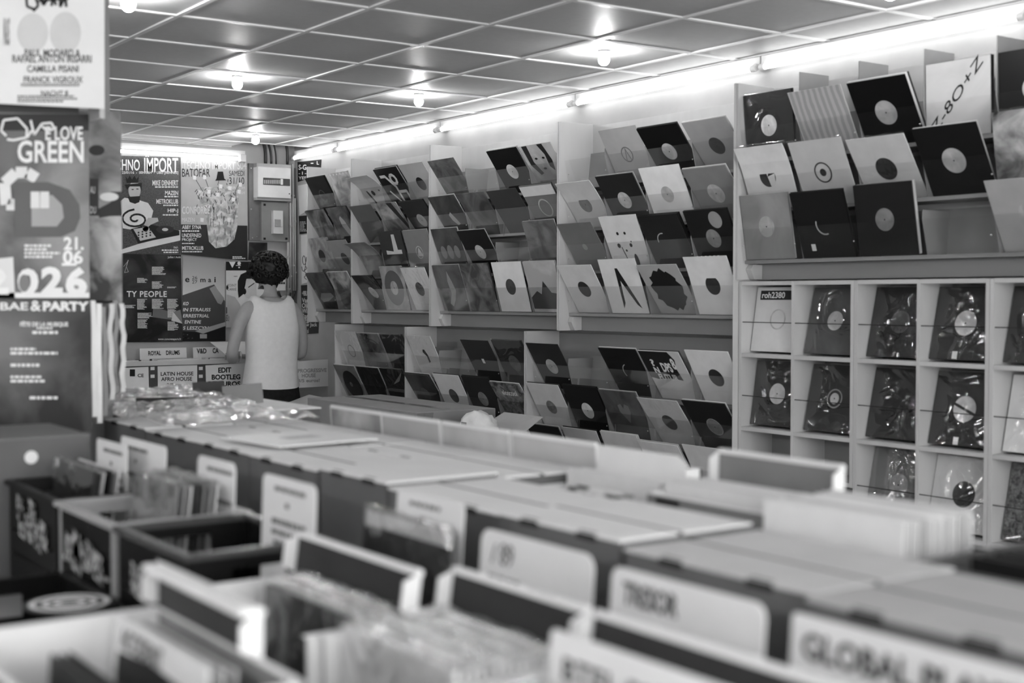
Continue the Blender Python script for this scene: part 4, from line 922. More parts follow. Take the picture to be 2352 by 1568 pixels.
for x in (1.6, 2.28):
    for y in (4.6, 5.36): MB().box(x-.03, x+.03, y-.03, y+.03, 0, ZT-.041).build('leg', wood_d, tb2)
def closed_carton(label, x0, x1, y0, y1, zt, seam=True, rot=0., z0=ZT+.001, group='closed white cartons on the island', topm=None):
    """white record carton, flaps shut along a centre seam, hand holes in the long side"""
    c = Vector(((x0+x1)/2, (y0+y1)/2, z0))
    t = thing('record_carton', label, 'carton', c, Matrix.Rotation(R(rot), 3, 'Z'), group)
    w, d = (x1-x0)/2, (y1-y0)/2; h = zt-z0; m = .12*w
    MB().box(-m-.006, -m+.006, -d, d, h-.0056, h-.0008).build('seam_shade_strip', mat('seam_shade_dark', .1), t, local=True) if seam else None  # dark strip painted in for the shade in the gap between the flaps
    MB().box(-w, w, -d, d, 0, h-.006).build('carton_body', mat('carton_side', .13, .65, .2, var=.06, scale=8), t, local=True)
    if seam:
        MB().cbox(-w-.002, -m-.006, -d-.002, d+.002, h-.0055, h, .0015).build('top_flap', topm or card_w, t, local=True)
        MB().cbox(-m+.006, w+.002, -d-.002, d+.002, h-.0055, h-.001, .0015).build('top_flap', topm or card_w, t, local=True)
    else:
        MB().cbox(-w-.003, w+.003, -d-.003, d+.003, h-.0055, h, .002).build('lid', topm or card_w, t, local=True)
    for s in (-.5, .45):
        MB().cbox(-w-.0035, -w+.010, s*d-.026, s*d+.026, h-.013, h+.0006, .004).build('hand_hole', slot_m, t, local=True)
    return t
zt = -.40+CZ
rowA = [(1.415, 4.385, 3.99), (1.415, 3.985, 3.59), (1.41, 3.58, 3.20), (1.405, 3.195, 2.815), (1.41, 2.805, 2.49), (1.405, 2.475, 2.05), (1.395, 2.045, 1.69), (1.375, 1.655, 1.25), (1.345, 1.238, .87), (1.345, .86, .48)]
labA = ['closed white carton at the pillar end of the island front row', 'second closed white carton from the pillar in the island front row', 'third closed white carton from the pillar in the front row', 'closed white carton behind the tall price card',
        'closed white carton with a slightly raised lid, mid front row', 'closed white carton behind the sleeve with the shiny wrap edge', 'closed white carton behind the card headed / 89', 'closed white carton behind the card with two lines of print',
        'closed grey-topped carton behind the GLOBAL PLAYERS card', 'closed carton at the picture edge, front row']
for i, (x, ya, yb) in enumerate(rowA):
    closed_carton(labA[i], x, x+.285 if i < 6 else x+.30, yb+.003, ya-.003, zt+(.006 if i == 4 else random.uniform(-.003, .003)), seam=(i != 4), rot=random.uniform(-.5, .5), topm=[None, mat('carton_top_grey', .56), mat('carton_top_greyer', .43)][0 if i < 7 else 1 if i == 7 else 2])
rowB = [(1.71, 4.36, 3.98, 'pillar end of the second island row'), (1.71, 3.97, 3.60, 'second row beside the flat white sleeve'), (1.71, 3.585, 3.21, 'second row under the flat white sleeve'), (1.705, 3.19, 2.83, 'second row before the leaning lids'), (1.70, 2.82, 2.46, 'second row next to the spotted sleeves')]
for x, ya, yb, w in rowB: closed_carton('closed white carton in the '+w, x, x+.23, yb+.003, ya-.003, zt-.004+random.uniform(-.003, .003), rot=random.uniform(-.4, .4))
def open_carton(label, x0, x1, y0, y1, zr, z0=ZT+.001, lid=None, m=None, mi=None, hole=None, group=None, lidh=.09, tilt=10, th=.006, flap=.04, lidm=None, edge=.008, zf=None, lidy=None):
    """open record carton: floor, four walls, optionally a hinged lid standing up at its far or near long side"""
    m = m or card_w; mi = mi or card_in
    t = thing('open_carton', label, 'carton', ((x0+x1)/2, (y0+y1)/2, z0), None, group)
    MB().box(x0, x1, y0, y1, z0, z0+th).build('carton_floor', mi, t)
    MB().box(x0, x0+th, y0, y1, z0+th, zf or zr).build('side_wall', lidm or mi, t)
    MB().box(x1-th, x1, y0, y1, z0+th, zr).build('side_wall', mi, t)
    MB().box(x0+th, x1-th, y0, y0+th, z0+th, zr).build('end_wall', m, t)
    MB().box(x0+th, x1-th, y1-th, y1, z0+th, zr).build('end_wall', m, t)
    rim = MB()
    rim.cbox(x0-.002, x0+th+.002, y0-.002, y1+.002, zf or zr, (zf or zr)+.003, .001).cbox(x1-th-.002, x1+.002, y0-.002, y1+.002, zr, zr+.003, .001)
    rim.cbox(x0, x1, y0-.002, y0+th+.002, zr, zr+.003, .001).cbox(x0, x1, y1-th-.002, y1+.002, zr, zr+.003, .001)
    rim.build('folded_rim', m, t)
    if lid:
        ly0, ly1 = lidy or (y0, y1)
        xh = x1 if lid == 'far' else x0; s = 1 if lid == 'far' else -1
        M = Matrix.Translation((xh, 0, zr+.003)) @ Matrix.Rotation(R(tilt*s), 4, 'Y')
        a = MB(); a.box(-.006*s if s > 0 else 0, 0 if s > 0 else .006, ly0, ly1, 0, lidh, M); a.build('lid', lidm or mi, t)
        a = MB(); a.cbox(-edge if s > 0 else -.002, .004 if s > 0 else .008, ly0-.002, ly1+.002, lidh, lidh+.010, .003, M); a.build('lid_edge', m, t)
        for y in (ly0-.004, ly1+.001):
            a = MB(); a.prism([M @ Vector(q) for q in ((0, y, 0), (-flap*s, y, .012), (-flap*s, y, lidh-.01), (0, y, lidh+.006))], (0, .004, 0)); a.build('lid_end_flap', m, t)
    if hole:
        MB().box(x0-.001, x0+.003, hole[0], hole[1], zr-.035, zr-.004).build('hand_hole', slot_m, t)
    return t
def packed(label, n, x0, dx, yc, z0, lean, g, w=SZ, group=None, spec=None, wrapn=0, sx=1., yj=.002):
    """n sleeves standing one behind the other, faces towards the aisle (-X)"""
    out = []; base = label
    for i in range(n):
        label = base if isinstance(base, list) else '%s %s, %s from the front' % ('', base, ORD[i]); label = label.strip() if isinstance(label, str) else label
        rot = rec_rot(R(lean(i) if callable(lean) else lean))
        gg = g[i % len(g)] if isinstance(g, (list, tuple)) else g
        me = sleeve_mesh(gg if not isinstance(gg, float) else G(gg))
        o = bpy.data.objects.new('record_sleeve', me); COL.objects.link(o)
        M = Matrix.Translation((x0+i*dx, yc+random.uniform(-yj, yj), z0+random.uniform(0, .006))) @ rot.to_4x4() @ Matrix.Diagonal((sx, 1, 1, 1))
        if i < wrapn:
            bpy.data.objects.remove(o)
            o = make_record(label if not isinstance(label, list) else label[min(i, len(label)-1)], '', M, [('p', gg) if isinstance(gg, float) else ('p', .2), ('wrap',)], None, group, shiny=True)
        else:
            o.matrix_world = M; MW[o.name] = M.copy(); tag(o, label if not isinstance(label, list) else label[min(i, len(label)-1)], 'record', group)
        if group: o['group'] = group
        out.append(o)
    return out
def upright_card(label, x, ya, yb, zt_, zb, txt=(), sm=None, lean=-4, m=None, rad=.02, side='x'):
    """divider card facing the aisle; text given in metres from its top corner on the far side"""
    w = ya-yb; h = (zt_-zb)/math.cos(R(lean))
    rot = rec_rot(R(lean)); M = rot
    xb = x-(-math.sin(R(lean)))*h*0
    xb = x+math.sin(R(lean))*h
    t = thing('divider_card', label, 'card', (xb, (ya+yb)/2, zb), rot)
    pts = [(-w/2, 0, 0), (w/2, 0, 0)] + [(w/2-rad+rad*math.cos(a), 0, h-rad+rad*math.sin(a)) for a in [i*math.pi/10 for i in range(6)]] + [(-w/2+rad+rad*math.cos(a), 0, h-rad+rad*math.sin(a)) for a in [math.pi/2+i*math.pi/10 for i in range(6)]]
    MB().prism(pts[::-1], (0, .0025, 0)).build('card', m or white, t, local=True)
    if txt:
        b = MB()
        for body, a, c, d, e, bold in txt: text3(b, body, (-w/2+a, -.0012, h-e), (d-a, 0, 0), (0, 0, e-c), bold)
        b.build('lettering', mat('card_ink', .05), t, local=True)['kind'] = 'stuff'
    if sm:
        b = MB()
        for a, c, d, e in sm:
            x_ = a
            while x_ < d:
                q = min(random.uniform(.012, .03), d-x_); b.box(-w/2+x_, -w/2+x_+q, -.0012, -.0004, h-e, h-c); x_ += q+.006
        b.build('small_print', mat('card_ink_grey', .12), t, local=True)['kind'] = 'stuff'
    return t
# --- second-row open cartons on the far half of the island
t = open_carton('open carton with a tall white flap and spotted sleeves', 1.70, 1.945, 2.085, 2.455, zt-.03, mi=mat('carton_grey', .2), group='open cartons on the island')
MB().prism([(1.946, 2.14, zt-.03), (1.946, 2.45, zt-.03), (1.956, 2.45, -.345+CZ), (1.956, 2.18, -.345+CZ), (1.955, 2.15, -.36+CZ)], (.005, 0, 0)).build('raised_flap', card_w, t)
packed(['white sleeve with ink spots beside the raised flap', 'second spotted white sleeve beside the raised flap', 'third spotted white sleeve beside the raised flap'], 3, 1.745, .022, 2.205, ZT+.012, 4, [art(.03, .8, 14, 'voro')], group='spotted sleeves', sx=.65)
packed('blank white sleeve in the carton with the raised flap', 4, 1.86, .014, 2.27, ZT+.03, 3, .72, group='white sleeves behind the raised flap')
t = open_carton('open carton with a dark lid standing behind white sleeves', 1.785, 1.99, 1.742, 2.078, zt+.0, lid='far', lidh=.066, tilt=2, hole=(1.98, 2.05), mi=mat('carton_grey_side', .19), group='open cartons on the island', flap=.03)
packed('white sleeve in the carton with the dark standing lid', 6, 1.845, .02, 1.91, ZT+.045, 4, [.74, .68, .8], group='white sleeves under the dark lid')
open_carton('open carton of tall white sleeves beside the cubbyholes', 1.70, 2.0, 1.385, 1.735, zt-.035, group='open cartons on the island')
packed('white sleeve standing tall in the carton beside the cubbyholes', 10, 1.745, .021, 1.565, ZT+.055, lambda i: -2+i*.3, [.8, .74, .77, .6, .8], group='tall white sleeves beside the cubbyholes')
open_carton('dark open carton cut by the picture edge', 1.70, 2.05, .92, 1.345, zt-.015, m=mat('carton_dark', .09), mi=black, group='open cartons on the island')
packed('black sleeve in the dark carton at the picture edge', 7, 1.78, .03, 1.13, ZT+.02, 3, [.02, .05, .02, .1], group='black sleeves in the dark carton')
# --- far row: cartons serving the other aisle, lids leaning up
lw = ['smoky grey', 'plain pale', 'patchy pale', 'long plain']
for i, (ya, yb) in enumerate(((3.82, 3.50), (3.49, 3.17), (3.15, 2.83), (2.81, 2.47))):
    open_carton('far side carton whose %s lid leans over the second row' % lw[i], 1.965, 2.30, yb, ya, zt-.03, lid='near', lidh=.075, tilt=4, m=card_w, lidm=[mat('lid_smoky', .4, var=.5, scale=6), mat('lid_pale', .42), mat('lid_patchy', .5, var=.2, scale=6), mat('lid_plain', .5)][i], group='far side cartons', flap=.035)
    packed('grey sleeve in the far side carton with the %s lid' % lw[i], 3, 2.10, .05, (ya+yb)/2, ZT+.01, 0, [.3, .6, .1], group='sleeves in the far side cartons', sx=.93)
# --- tall cards tucked between the front bins and the closed cartons
upright_card('white card reading / 89 before the closed cartons', 1.285, 1.935, 1.62, -.40+CZ, ZT+.002, [('/', .035, .022, .05, .055, .0), ('89', .062, .018, .10, .055, .0)], [(.03, .075, .12, .083), (.15, .078, .22, .086)], rad=.025)
upright_card('white card with two lines of print before the closed cartons', 1.262, 1.548, 1.232, -.40+CZ, ZT+.002, [('TRESOR', .03, .018, .15, .052, .03)], [(.02, .072, .05, .08), (.07, .074, .10, .082), (.13, .076, .29, .084)], rad=.02)
t = upright_card('white card reading GLOBAL PLAYERS with a curved grey picture', 1.262, 1.185, .80, -.40+CZ, ZT+.002, [('GLOBAL PLAYERS', .02, .02, .375, .055, .03)], None, rad=.008)
b = MB(); b.prism([(-.165, -.0012, .255), (-.168, -.0012, .24), (-.1, -.0012, .235), (-.06, -.0012, .215), (-.03, -.0012, .18), (.19, -.0012, .18), (.19, -.0012, .255)], (0, .0008, 0)); b.build('printed_picture', mat('print_mid_grey', .12), t, local=True)
# --- front row of bins (R1)
def bin1(label, y0, y1, zr, lidh, x0=.865, x1=1.115, **k): return open_carton(label, x0, x1, y0, y1, zr, lid='far', lidh=lidh, tilt=8, flap=.03, group='front row bins', z0=ZL+.001, **k)
zr = -.50+CZ
bin1('front bin with a holed lid behind the dark picture sleeves', 1.775, 2.19, zr, .066, x1=1.055, zf=-.60+CZ)
bin1('front bin of plain wrapped white sleeves with a standing lid', 1.43, 1.765, zr, .066, x0=.885, zf=-.60+CZ)
bin1('front bin with a standing lid below the two-line card', .98, 1.41, zr, .066, zf=-.58+CZ)
bin1('front bin below the GLOBAL PLAYERS card', .55, .965, zr, .066)
tt = make_record('dark wrapped picture sleeve at the front of the holed-lid bin', '', Matrix.Translation((.93, 1.945, ZL+.0125)) @ rec_rot(R(-4)).to_4x4(), [('art', .012, .08, 5), ('wrap',)], None, 'sleeves in the holed-lid bin')
packed('pale wrapped sleeve behind the dark picture sleeve', 6, .945, .0132, 1.95, ZL+.0125, -3.9, [.7, .6, .74, .5], group='sleeves in the holed-lid bin', wrapn=7)
for i in range(14):
    o = make_record('plain white wrapped sleeve in the front bin, %s from the front' % ORD[i], '', Matrix.Translation((.905+i*.0132, 1.5975+random.uniform(-.001, .001), ZL+.0125+random.uniform(0, .006))) @ rec_rot(R(-2.)).to_4x4(), [('p', [.88, .82, .86][i % 3]), ('wrap',)], 'plain wrapped sleeves', 'plain wrapped sleeves', shiny=True)
upright_card('divider card with half hidden capitals low in the front', 1.02, 1.375, 1.035, -.425+CZ, ZL+.012, [('BTEI  BU', .03, .03, .22, .06, .02)], None, rad=.01)
packed('white sleeve behind the half hidden capitals card', 5, 1.035, .013, 1.20, ZL+.0125, -3, [.7, .5, .74], group='sleeves behind the half hidden card')
packed('wrapped white sleeve before the half hidden capitals card', 6, .895, .013, 1.20, ZL+.0125, -3, [.74, .7], group='sleeves before the half hidden card', wrapn=6)
packed('grey sleeve in the bin below the GLOBAL PLAYERS card', 6, .92, .02, .77, ZL+.0125, -3, [.4, .6], group='sleeves below the GLOBAL PLAYERS card')
# --- nearest row (R0)
zr0 = -.462+CZ
open_carton('nearest open bin with dark sleeves and the ACCIDENT card', .41, .705, 1.44, 1.925, zr0, z0=ZL+.001, lid='far', lidh=.055, tilt=1, lidy=(1.57, 1.925), m=card_w, mi=mat('carton_grey_inner', .2), th=.008, lidm=mat('lid_dark', .03), flap=.03, edge=.03)
tc_ = upright_card('white card reading ACCIDENT over dark sleeves', .615, 1.86, 1.52, -.445+CZ, ZL+.012, [('ACCIDENT', .03, .012, .19, .042, .02)], None, rad=.012, lean=-5)
b = MB(); b.prism([(-.150, -.0012, .0), (-.150, -.0012, .305), (-.02, -.0012, .315), (.154, -.0012, .308), (.154, -.0012, 0)], (0, .0008, 0)); b.build('printed_picture', mat('print_near_black', .012, .5, .2), tc_, local=True)
packed('near black picture sleeve under the ACCIDENT card', 3, .50, .012, 1.68, ZL+.013, -3, [art(.008, .03, 4)], group='dark sleeves in the nearest bin')
packed('pale sleeve behind the ACCIDENT card', 3, .638, .009, 1.72, ZL+.03, -2, [.7, .2, .7], group='pale sleeves in the nearest bin')
open_carton('small open bin of white sleeves at the bottom edge', .50, .82, 1.05, 1.43, -.56+CZ, z0=ZL+.001, mi=mat('carton_grey_inner', .2), th=.008)
packed('white sleeve in the small bin at the bottom edge', 7, .60, .026, 1.24, ZL+.0125, -3, [.75, .7, .78], group='white sleeves at the bottom edge')
# --- box 1' between lid bin and crates: card + shiny picture sleeve
upright_card('white price card behind the shiny dark picture sleeve', 1.31, 2.27, 2.03, -.373+CZ, ZT+.002, None, [(.05, .018, .16, .026), (.09, .045, .105, .055)], rad=.012)
tt = make_record('dark picture sleeve with a shiny wavy wrap edge', '', Matrix.Translation((1.235, 2.15, ZT+.012)) @ rec_rot(R(-5)).to_4x4(), [('art', .04, .12, 5), ('shape', 'white_band', .75, [[(-15.6, 28), (15.6, 28), (15.6, 31), (-15.6, 31)]]), ('wrap',)], None, 'records by the crates', shiny=True)
# ------------------------------------------------------------------ crates
def crate(label, x0, x1, y0, y1, zr, m, z0=ZT+.001, stickers=0, sm=None, lm=None):
    t = thing('plastic_crate', label, 'crate', ((x0+x1)/2, (y0+y1)/2, z0), None, 'plastic crates'); th = .007
    MB().box(x0, x1, y0, y1, z0, z0+th).build('crate_floor', m, t)
    MB().box(x0, x0+th, y0+.02, y1-.02, z0+th, zr-.012).build('long_side', lm or m, t)
    MB().box(x1-th, x1, y0+.02, y1-.02, z0+th, zr-.012).build('long_side', m, t)
    for y in (y0, y1-th):                                    # short sides with a hand hole
        cx = (x0+x1)/2; e = MB()
        e.box(x0+.02, x1-.02, y, y+th, z0+th, zr-.085).box(x0+.02, cx-.055, y, y+th, zr-.085, zr-.035).box(cx+.055, x1-.02, y, y+th, zr-.085, zr-.035).box(x0+.02, x1-.02, y, y+th, zr-.035, zr-.012)
        o = e.build('short_side', m, t)
    for x in (x0, x1-.02):
        for y in (y0, y1-.02): MB().cbox(x, x+.02, y, y+.02, z0+th, zr-.012, .002).build('corner_post', m, t)
    r_ = MB(); o = .010
    for a in ((x0-o, x0+.012, y0-o, y1+o), (x1-.012, x1+o, y0-o, y1+o)): r_.cbox(a[0], a[1], a[2], a[3], zr-.012, zr, .003)
    for a in ((x0+.012, x1-.012, y0-o, y0+.012), (x0+.012, x1-.012, y1-.012, y1+o)): r_.cbox(a[0], a[1], a[2], a[3], zr-.012, zr, .003)
    r_.build('rim', sm or m, t)
    for k in range(3): MB().box(x0-.006, x0, y0+.03, y1-.03, z0+.03+k*.06, z0+.036+k*.06).build('side_rib', m, t)
    for k in range(stickers):
        y = random.uniform(y0+.03, y1-.09); z = random.uniform(max(zr-.15, z0+.015), zr-.085)
        MB().prism([(x0-.0075, y, z), (x0-.0075, y+.06, z+.01), (x0-.0075, y+.055, z+.07), (x0-.0075, y+.005, z+.06)], (.0008, 0, 0)).build('sticker', art(.005, .5, 70, 'voro'), t)
    return t
zc_ = -.46+CZ
cr_blk = mat('black_crate_plastic', .006, .4, .1, bump=.1); cr_gry = mat('grey_crate_plastic', .33, .4, .5, bump=.1)
crate('empty black plastic crate in front of the price card', .885, 1.165, 2.285, 2.655, zc_, cr_blk, stickers=6, sm=mat('black_crate_rim', .05, .25))
crate('light grey plastic crate holding the glossy wrapped records', .885, 1.175, 2.685, 3.065, zc_, cr_gry, stickers=6, lm=cr_blk)
crate('dark plastic crate behind the light grey crate', .885, 1.17, 3.09, 3.49, zc_, mat('dark_crate_plastic', .012, .45, .15), stickers=6)
crate('black crate standing lower at the picture edge beside the crates', .57, .862, 2.40, 2.95, -.60+CZ, cr_blk, stickers=2)
pc = ([(.06, .02, .20, .029), (.11, .05, .125, .06), (.05, .085, .20, .096), (.05, .107, .21, .117), (.06, .128, .19, .137), (.115, .158, .13, .168)])
upright_card('tall rounded price card standing in the empty black crate', 1.150, 2.545, 2.305, -.36+CZ, ZT+.012, None, pc, rad=.018, lean=-2)
upright_card('price card with a rounded corner behind the glossy records', 1.160, 2.925, 2.712, -.36+CZ, ZT+.012, None, pc[:3], rad=.02, lean=-2)
upright_card('price card at the back of the dark crate', 1.155, 3.44, 3.115, -.36+CZ, ZT+.012, None, pc[:3], rad=.012, lean=-2)
upright_card('price card standing before the grey carton beside the poster pillar', 1.10, 3.467, 3.235, -.365+CZ, ZT+.012, None, pc, rad=.012, lean=-1)
packed('glossy wrapped record in the light grey crate', 7, 1.0, .015, 2.865, ZT+.02, -7, [art(.1, .75, 7), .3, .6, .1], group='glossy records in the grey crate', wrapn=7, sx=.85)
packed('dark record leaning in the dark crate', 4, .94, .018, 3.28, ZT+.012, -9, [.05, .5, .04, .6], group='records in the dark crate', wrapn=2)
t = closed_carton('grey carton with a white hand hole beside the poster pillar', .60, 1.10, 3.53, 3.90, -.36+CZ, seam=False, group=None, topm=mat('carton_grey_top', .16))
for c_ in t.children:
    if c_.name.startswith('hand_hole'): pass
a = onY(72, 1050, 3.526); MB().disc((a.x, 3.527, a.z), (1, 0, 0), (0, 0, 1), .017, .001, 20).build('end_hand_hole', white, t)
# record with a spiral label lying on the low black crate
t = thing('spiral_record', 'record with a white spiral printed label lying on the low crate', 'record', (.785, 2.62, -.598+CZ))
MB().disc((.775, 2.62, -.598+CZ), (1, 0, 0), (0, 1, 0), .0875, .003, 40).build('disc', black, t)
sp_ = MB()
for r_ in (.03, .052, .076): sp_.disc((.775, 2.62, -.5945+CZ), (1, 0, 0), (0, 1, 0), r_, .0006, 40, r_-.011)
sp_.build('printed_spiral', white, t)
# flat things on top of the cartons
t = thing('record_sleeve', 'white sleeve lying flat on the closed cartons', 'record', (1.63, 3.37, zt+.008), Matrix.Rotation(R(6), 3, 'Z'))
MB().cbox(-.157, .157, -.157, .157, 0, .005, .001).build('sleeve', G(.8), t, local=True)
MB().box(-.05, .06, -.03, .03, .0052, .0056).build('small_print', mat('card_ink_pale', .5), t, local=True)
# carton at the far end under clear plastic, with sleeves poking out
closed_carton('wide white carton at the end of the island under clear plastic', 1.55, 2.28, 4.53, 5.40, zt-.012, seam=False, group=None)
def film(label, x0, x1, y0, y1, z, amp, m, seed):
    import mathutils
    b = MB(); n, k = 26, 34
    for i in range(n+1):
        for j in range(k+1):
            x, y = x0+(x1-x0)*i/n, y0+(y1-y0)*j/k
            q = Vector((x*5+seed, y*5, seed)); e = min(i, n-i, j, k-j)
            b.v.append((x+.03*mathutils.noise.noise(q*1.3), y+.03*mathutils.noise.noise(q*1.7+Vector((9, 0, 0))), z+amp*(.5+.5*mathutils.noise.noise(q*1.1))+amp*.4*abs(mathutils.noise.noise(q*2.7)) - (0 if e > 1 else amp*.3)))
    for i in range(n):
        for j in range(k): a = i*(k+1)+j; b.f.append((a, a+1, a+k+2, a+k+1))
    o = b.build('plastic_film', m, None, True); return tag(o, label, 'film', 'clear plastic over the cartons')
film('crumpled clear plastic bag spread over the cartons by the pillar', 1.42, 1.95, 3.85, 4.66, zt+.012, .04, wrap2, 2.)
film('second sheet of clear plastic heaped behind the first', 1.62, 2.03, 4.74, 5.4, zt+.004, .05, wrap2, 5.)
for i, (px, py, Y, g, l, w, h) in enumerate(((482, 915, 5.0, .1, 'dark grey sleeve end rising from the clear plastic', .125, .075), (560, 935, 4.75, .2, 'plain grey sleeve rising from the clear plastic', .15, .075), (390, 932, 4.6, .05, 'black pouch lying in the clear plastic', .26, .05), (470, 938, 4.55, .3, 'folded grey sheet in the clear plastic', .2, .05))):
    a = onY(px, py, Y); z = max(a.z-h/2, zt-.005)
    t = thing('record_sleeve' if i < 2 else ['black_pouch', 'folded_sheet'][i-2], l, 'record' if i < 2 else 'packet', (a.x, Y, z), Matrix.Rotation(R(-12), 3, 'X') @ Matrix.Rotation(R([-8, -20, 12, -14][i]), 3, 'Z'))
    MB().cbox(-w/2, w/2, 0, .006, 0, h, .001).build('sheet', G(g), t, local=True)
# ------------------------------------------------------------------ pillar with posters
struct(MB().box(.2, 1.50, 4.55, 5.05, 0, 3.05).build('pillar', mat('pillar_paint', .3)))
# narrow display post in front of it carrying the larger posters
t = thing('poster_panel', 'dark poster board held off the pillar by brackets', 'board', (.7, 4.25, 0))
MB().box(.12, 1.298, 4.235, 4.27, 1.06, 2.69).build('board', mat('board_dark', .05), t)
for z in (1.2, 2.5): MB().box(.4, 1.2, 4.271, 4.549, z, z+.04).build('wall_bracket', wood_d, t)
MB().box(1.327, 1.342, 4.12, 4.234, 2.05, 2.69).build('side_batten', mat('batten_pale', .5), t)
# upper white poster
t, F = poster('concert_poster', 'white concert poster with brushed black headline at the top of the board', 1, 4.115, [(-40, -60), (240, -60), (240, 250), (-40, 236)], white)
prints(t, F, lambda b: [F.line(b, q, 6, 2) for q in ([(60, -10), (62, 15), (80, 22)], [(80, -8), (88, 12), (76, 26)], [(92, -6), (100, 12), (112, -8)], [(118, 14), (122, -10), (128, 12)], [(138, -10), (138, 16), (150, -8), (152, 16)], [(88, 2), (158, -4)])], 'brush_lettering', ink)
prints(t, F, lambda b: (F.text(b, 'PAUL MODARD &', 56, 113, 184, 130, bold=.02), F.text(b, 'RAFAEL ANTON IRISARRI', 28, 126, 210, 144, bold=.02), F.text(b, 'CAMILLA PISANI', 62, 150, 180, 166, bold=.02), F.text(b, 'FRANCK VIGROUX', 54, 175, 190, 190, bold=.02), F.text(b, 'NACHT 8', 94, 208, 156, 220, bold=.02), F.text(b, 'N & S', 8, 40, 22, 105, bold=.02),
    F.smallprint(b, 48, 191, 194, 199, 2), F.smallprint(b, 40, 218, 206, 236, 3)), 'lettering', mat('print_charcoal', .08))
prints(t, F, lambda b: (F.ell(b, 75, 75, 36, 45, 1), F.ell(b, 150, 75, 36, 48, 1)), 'printed_faces', mat('print_ghost', .62))
# festival poster
t, F = poster('festival_poster', 'festival poster with a giant letter D and 2026', 1, 4.228, [(-60, 256), (204, 262), (206, 684), (-60, 684)], art(.08, .3, 2.5))
prints(t, F, lambda b: (F.rect(b, -60, 262, 204, 300, 1)), 'printed_top', mat('print_dark', .02))
prints(t, F, lambda b: (F.text(b, 'E LOVE', 104, 290, 190, 322, bold=.02), F.text(b, 'GREEN', 40, 322, 192, 374, bold=.02), [F.line(b, q, 5, 3) for q in ([(14, 312), (2, 300), (8, 276), (40, 272), (62, 296), (60, 316), (30, 322), (16, 320)], [(70, 276), (78, 310), (96, 284), (118, 282), (124, 296), (108, 300), (96, 290)], [(62, 316), (72, 300)])]), 'lettering', wink)
prints(t, F, lambda b: (F.text(b, '2', -55, 612, 20, 676, bold=.05), F.text(b, '0', 40, 616, 88, 676, bold=.05), F.text(b, '2', 94, 612, 144, 676, bold=.05), F.text(b, '6', 150, 612, 200, 680, bold=.05), F.text(b, '21.', 146, 544, 192, 574, bold=.03), F.text(b, '06', 144, 574, 190, 606, bold=.03), F.rect(b, 142, 604, 176, 610), F.rect(b, -60, 672, 205, 684, 2), F.smallprint(b, 56, 560, 138, 594, 4)), 'lettering', wink)
prints(t, F, lambda b: (F.line(b, [(36, 470), (14, 470), (10, 420), (36, 396), (62, 396), (84, 410)], 26, 2), F.rect(b, 70, 440, 90, 478, 5), F.rect(b, 92, 440, 112, 478, 5), F.poly(b, [(-60, 600), (30, 590), (34, 684), (-60, 684)], 2)), 'printed_swirl', mat('print_white_swirl', .72))
prints(t, F, lambda b: (F.poly(b, [(32, 418), (110, 418), (160, 436), (182, 470), (184, 500), (172, 530), (140, 544), (34, 544)], 3)), 'printed_letter', mat('print_letter_grey', .11))
prints(t, F, lambda b: (F.poly(b, [(72, 448), (120, 448), (142, 470), (146, 500), (130, 520), (72, 520)], 4)), 'printed_counter', mat('print_counter', .36))
prints(t, F, lambda b: (F.ell(b, 55, 650, 12, 20, 6)), 'printed_dot', mat('print_dot', .2))
# party poster
t, F = poster('party_poster', 'dark wrinkled poster with white text lines under the festival poster', 1, 4.226, [(-60, 688), (208, 690), (212, 990), (-60, 1000)], art(.015, .16, 2.2, rough=.3))
prints(t, F, lambda b: (F.text(b, 'BAE', 0, 694, 64, 712, bold=.02), F.text(b, '&', 70, 690, 94, 714, bold=.02), F.text(b, 'PARTY', 98, 692, 204, 714, bold=.05), F.text(b, 'FÊTE DE LA MUSIQUE', 46, 737, 156, 751, bold=.03), F.smallprint(b, 84, 750, 120, 757, 1, rag=0), F.smallprint(b, 74, 758, 133, 769, 1, rag=0),
    F.smallprint(b, 24, 797, 82, 806, 1, rag=0), F.smallprint(b, 24, 806, 132, 816, 1, rag=0), F.smallprint(b, 24, 833, 90, 844, 1, rag=0), F.smallprint(b, 24, 861, 96, 870, 1, rag=0), F.smallprint(b, 24, 870, 104, 880, 1, rag=0), F.smallprint(b, 68, 908, 132, 919, 1, rag=0), F.smallprint(b, 36, 974, 158, 981, 1)), 'lettering', wink)
# posters on the side of the pillar behind
t, F = poster('pillar_poster', 'grey collage poster on the pillar beside the festival poster', 1, 4.545, [(150, 254), (278, 256), (279, 440), (150, 440)], art(.05, .4, 4))
prints(t, F, lambda b: (F.rect(b, 206, 410, 226, 495, 2), F.poly(b, [(226, 480), (278, 452), (279, 492), (228, 500)], 2), F.ell(b, 222, 345, 18, 12, 2)), 'printed_block', mat('print_dark', .02))
prints(t, F, lambda b: (F.ell(b, 250, 452, 22, 10, 3), F.text(b, 'AU', 207, 428, 218, 444), F.text(b, 'DU', 207, 474, 220, 490)), 'lettering', mat('print_white_swirl', .72))
t, F = poster('pillar_poster', 'blotched poster on the pillar below the collage poster', 1, 4.546, [(150, 496), (280, 496), (281, 700), (150, 700)], art(.03, .55, 6))
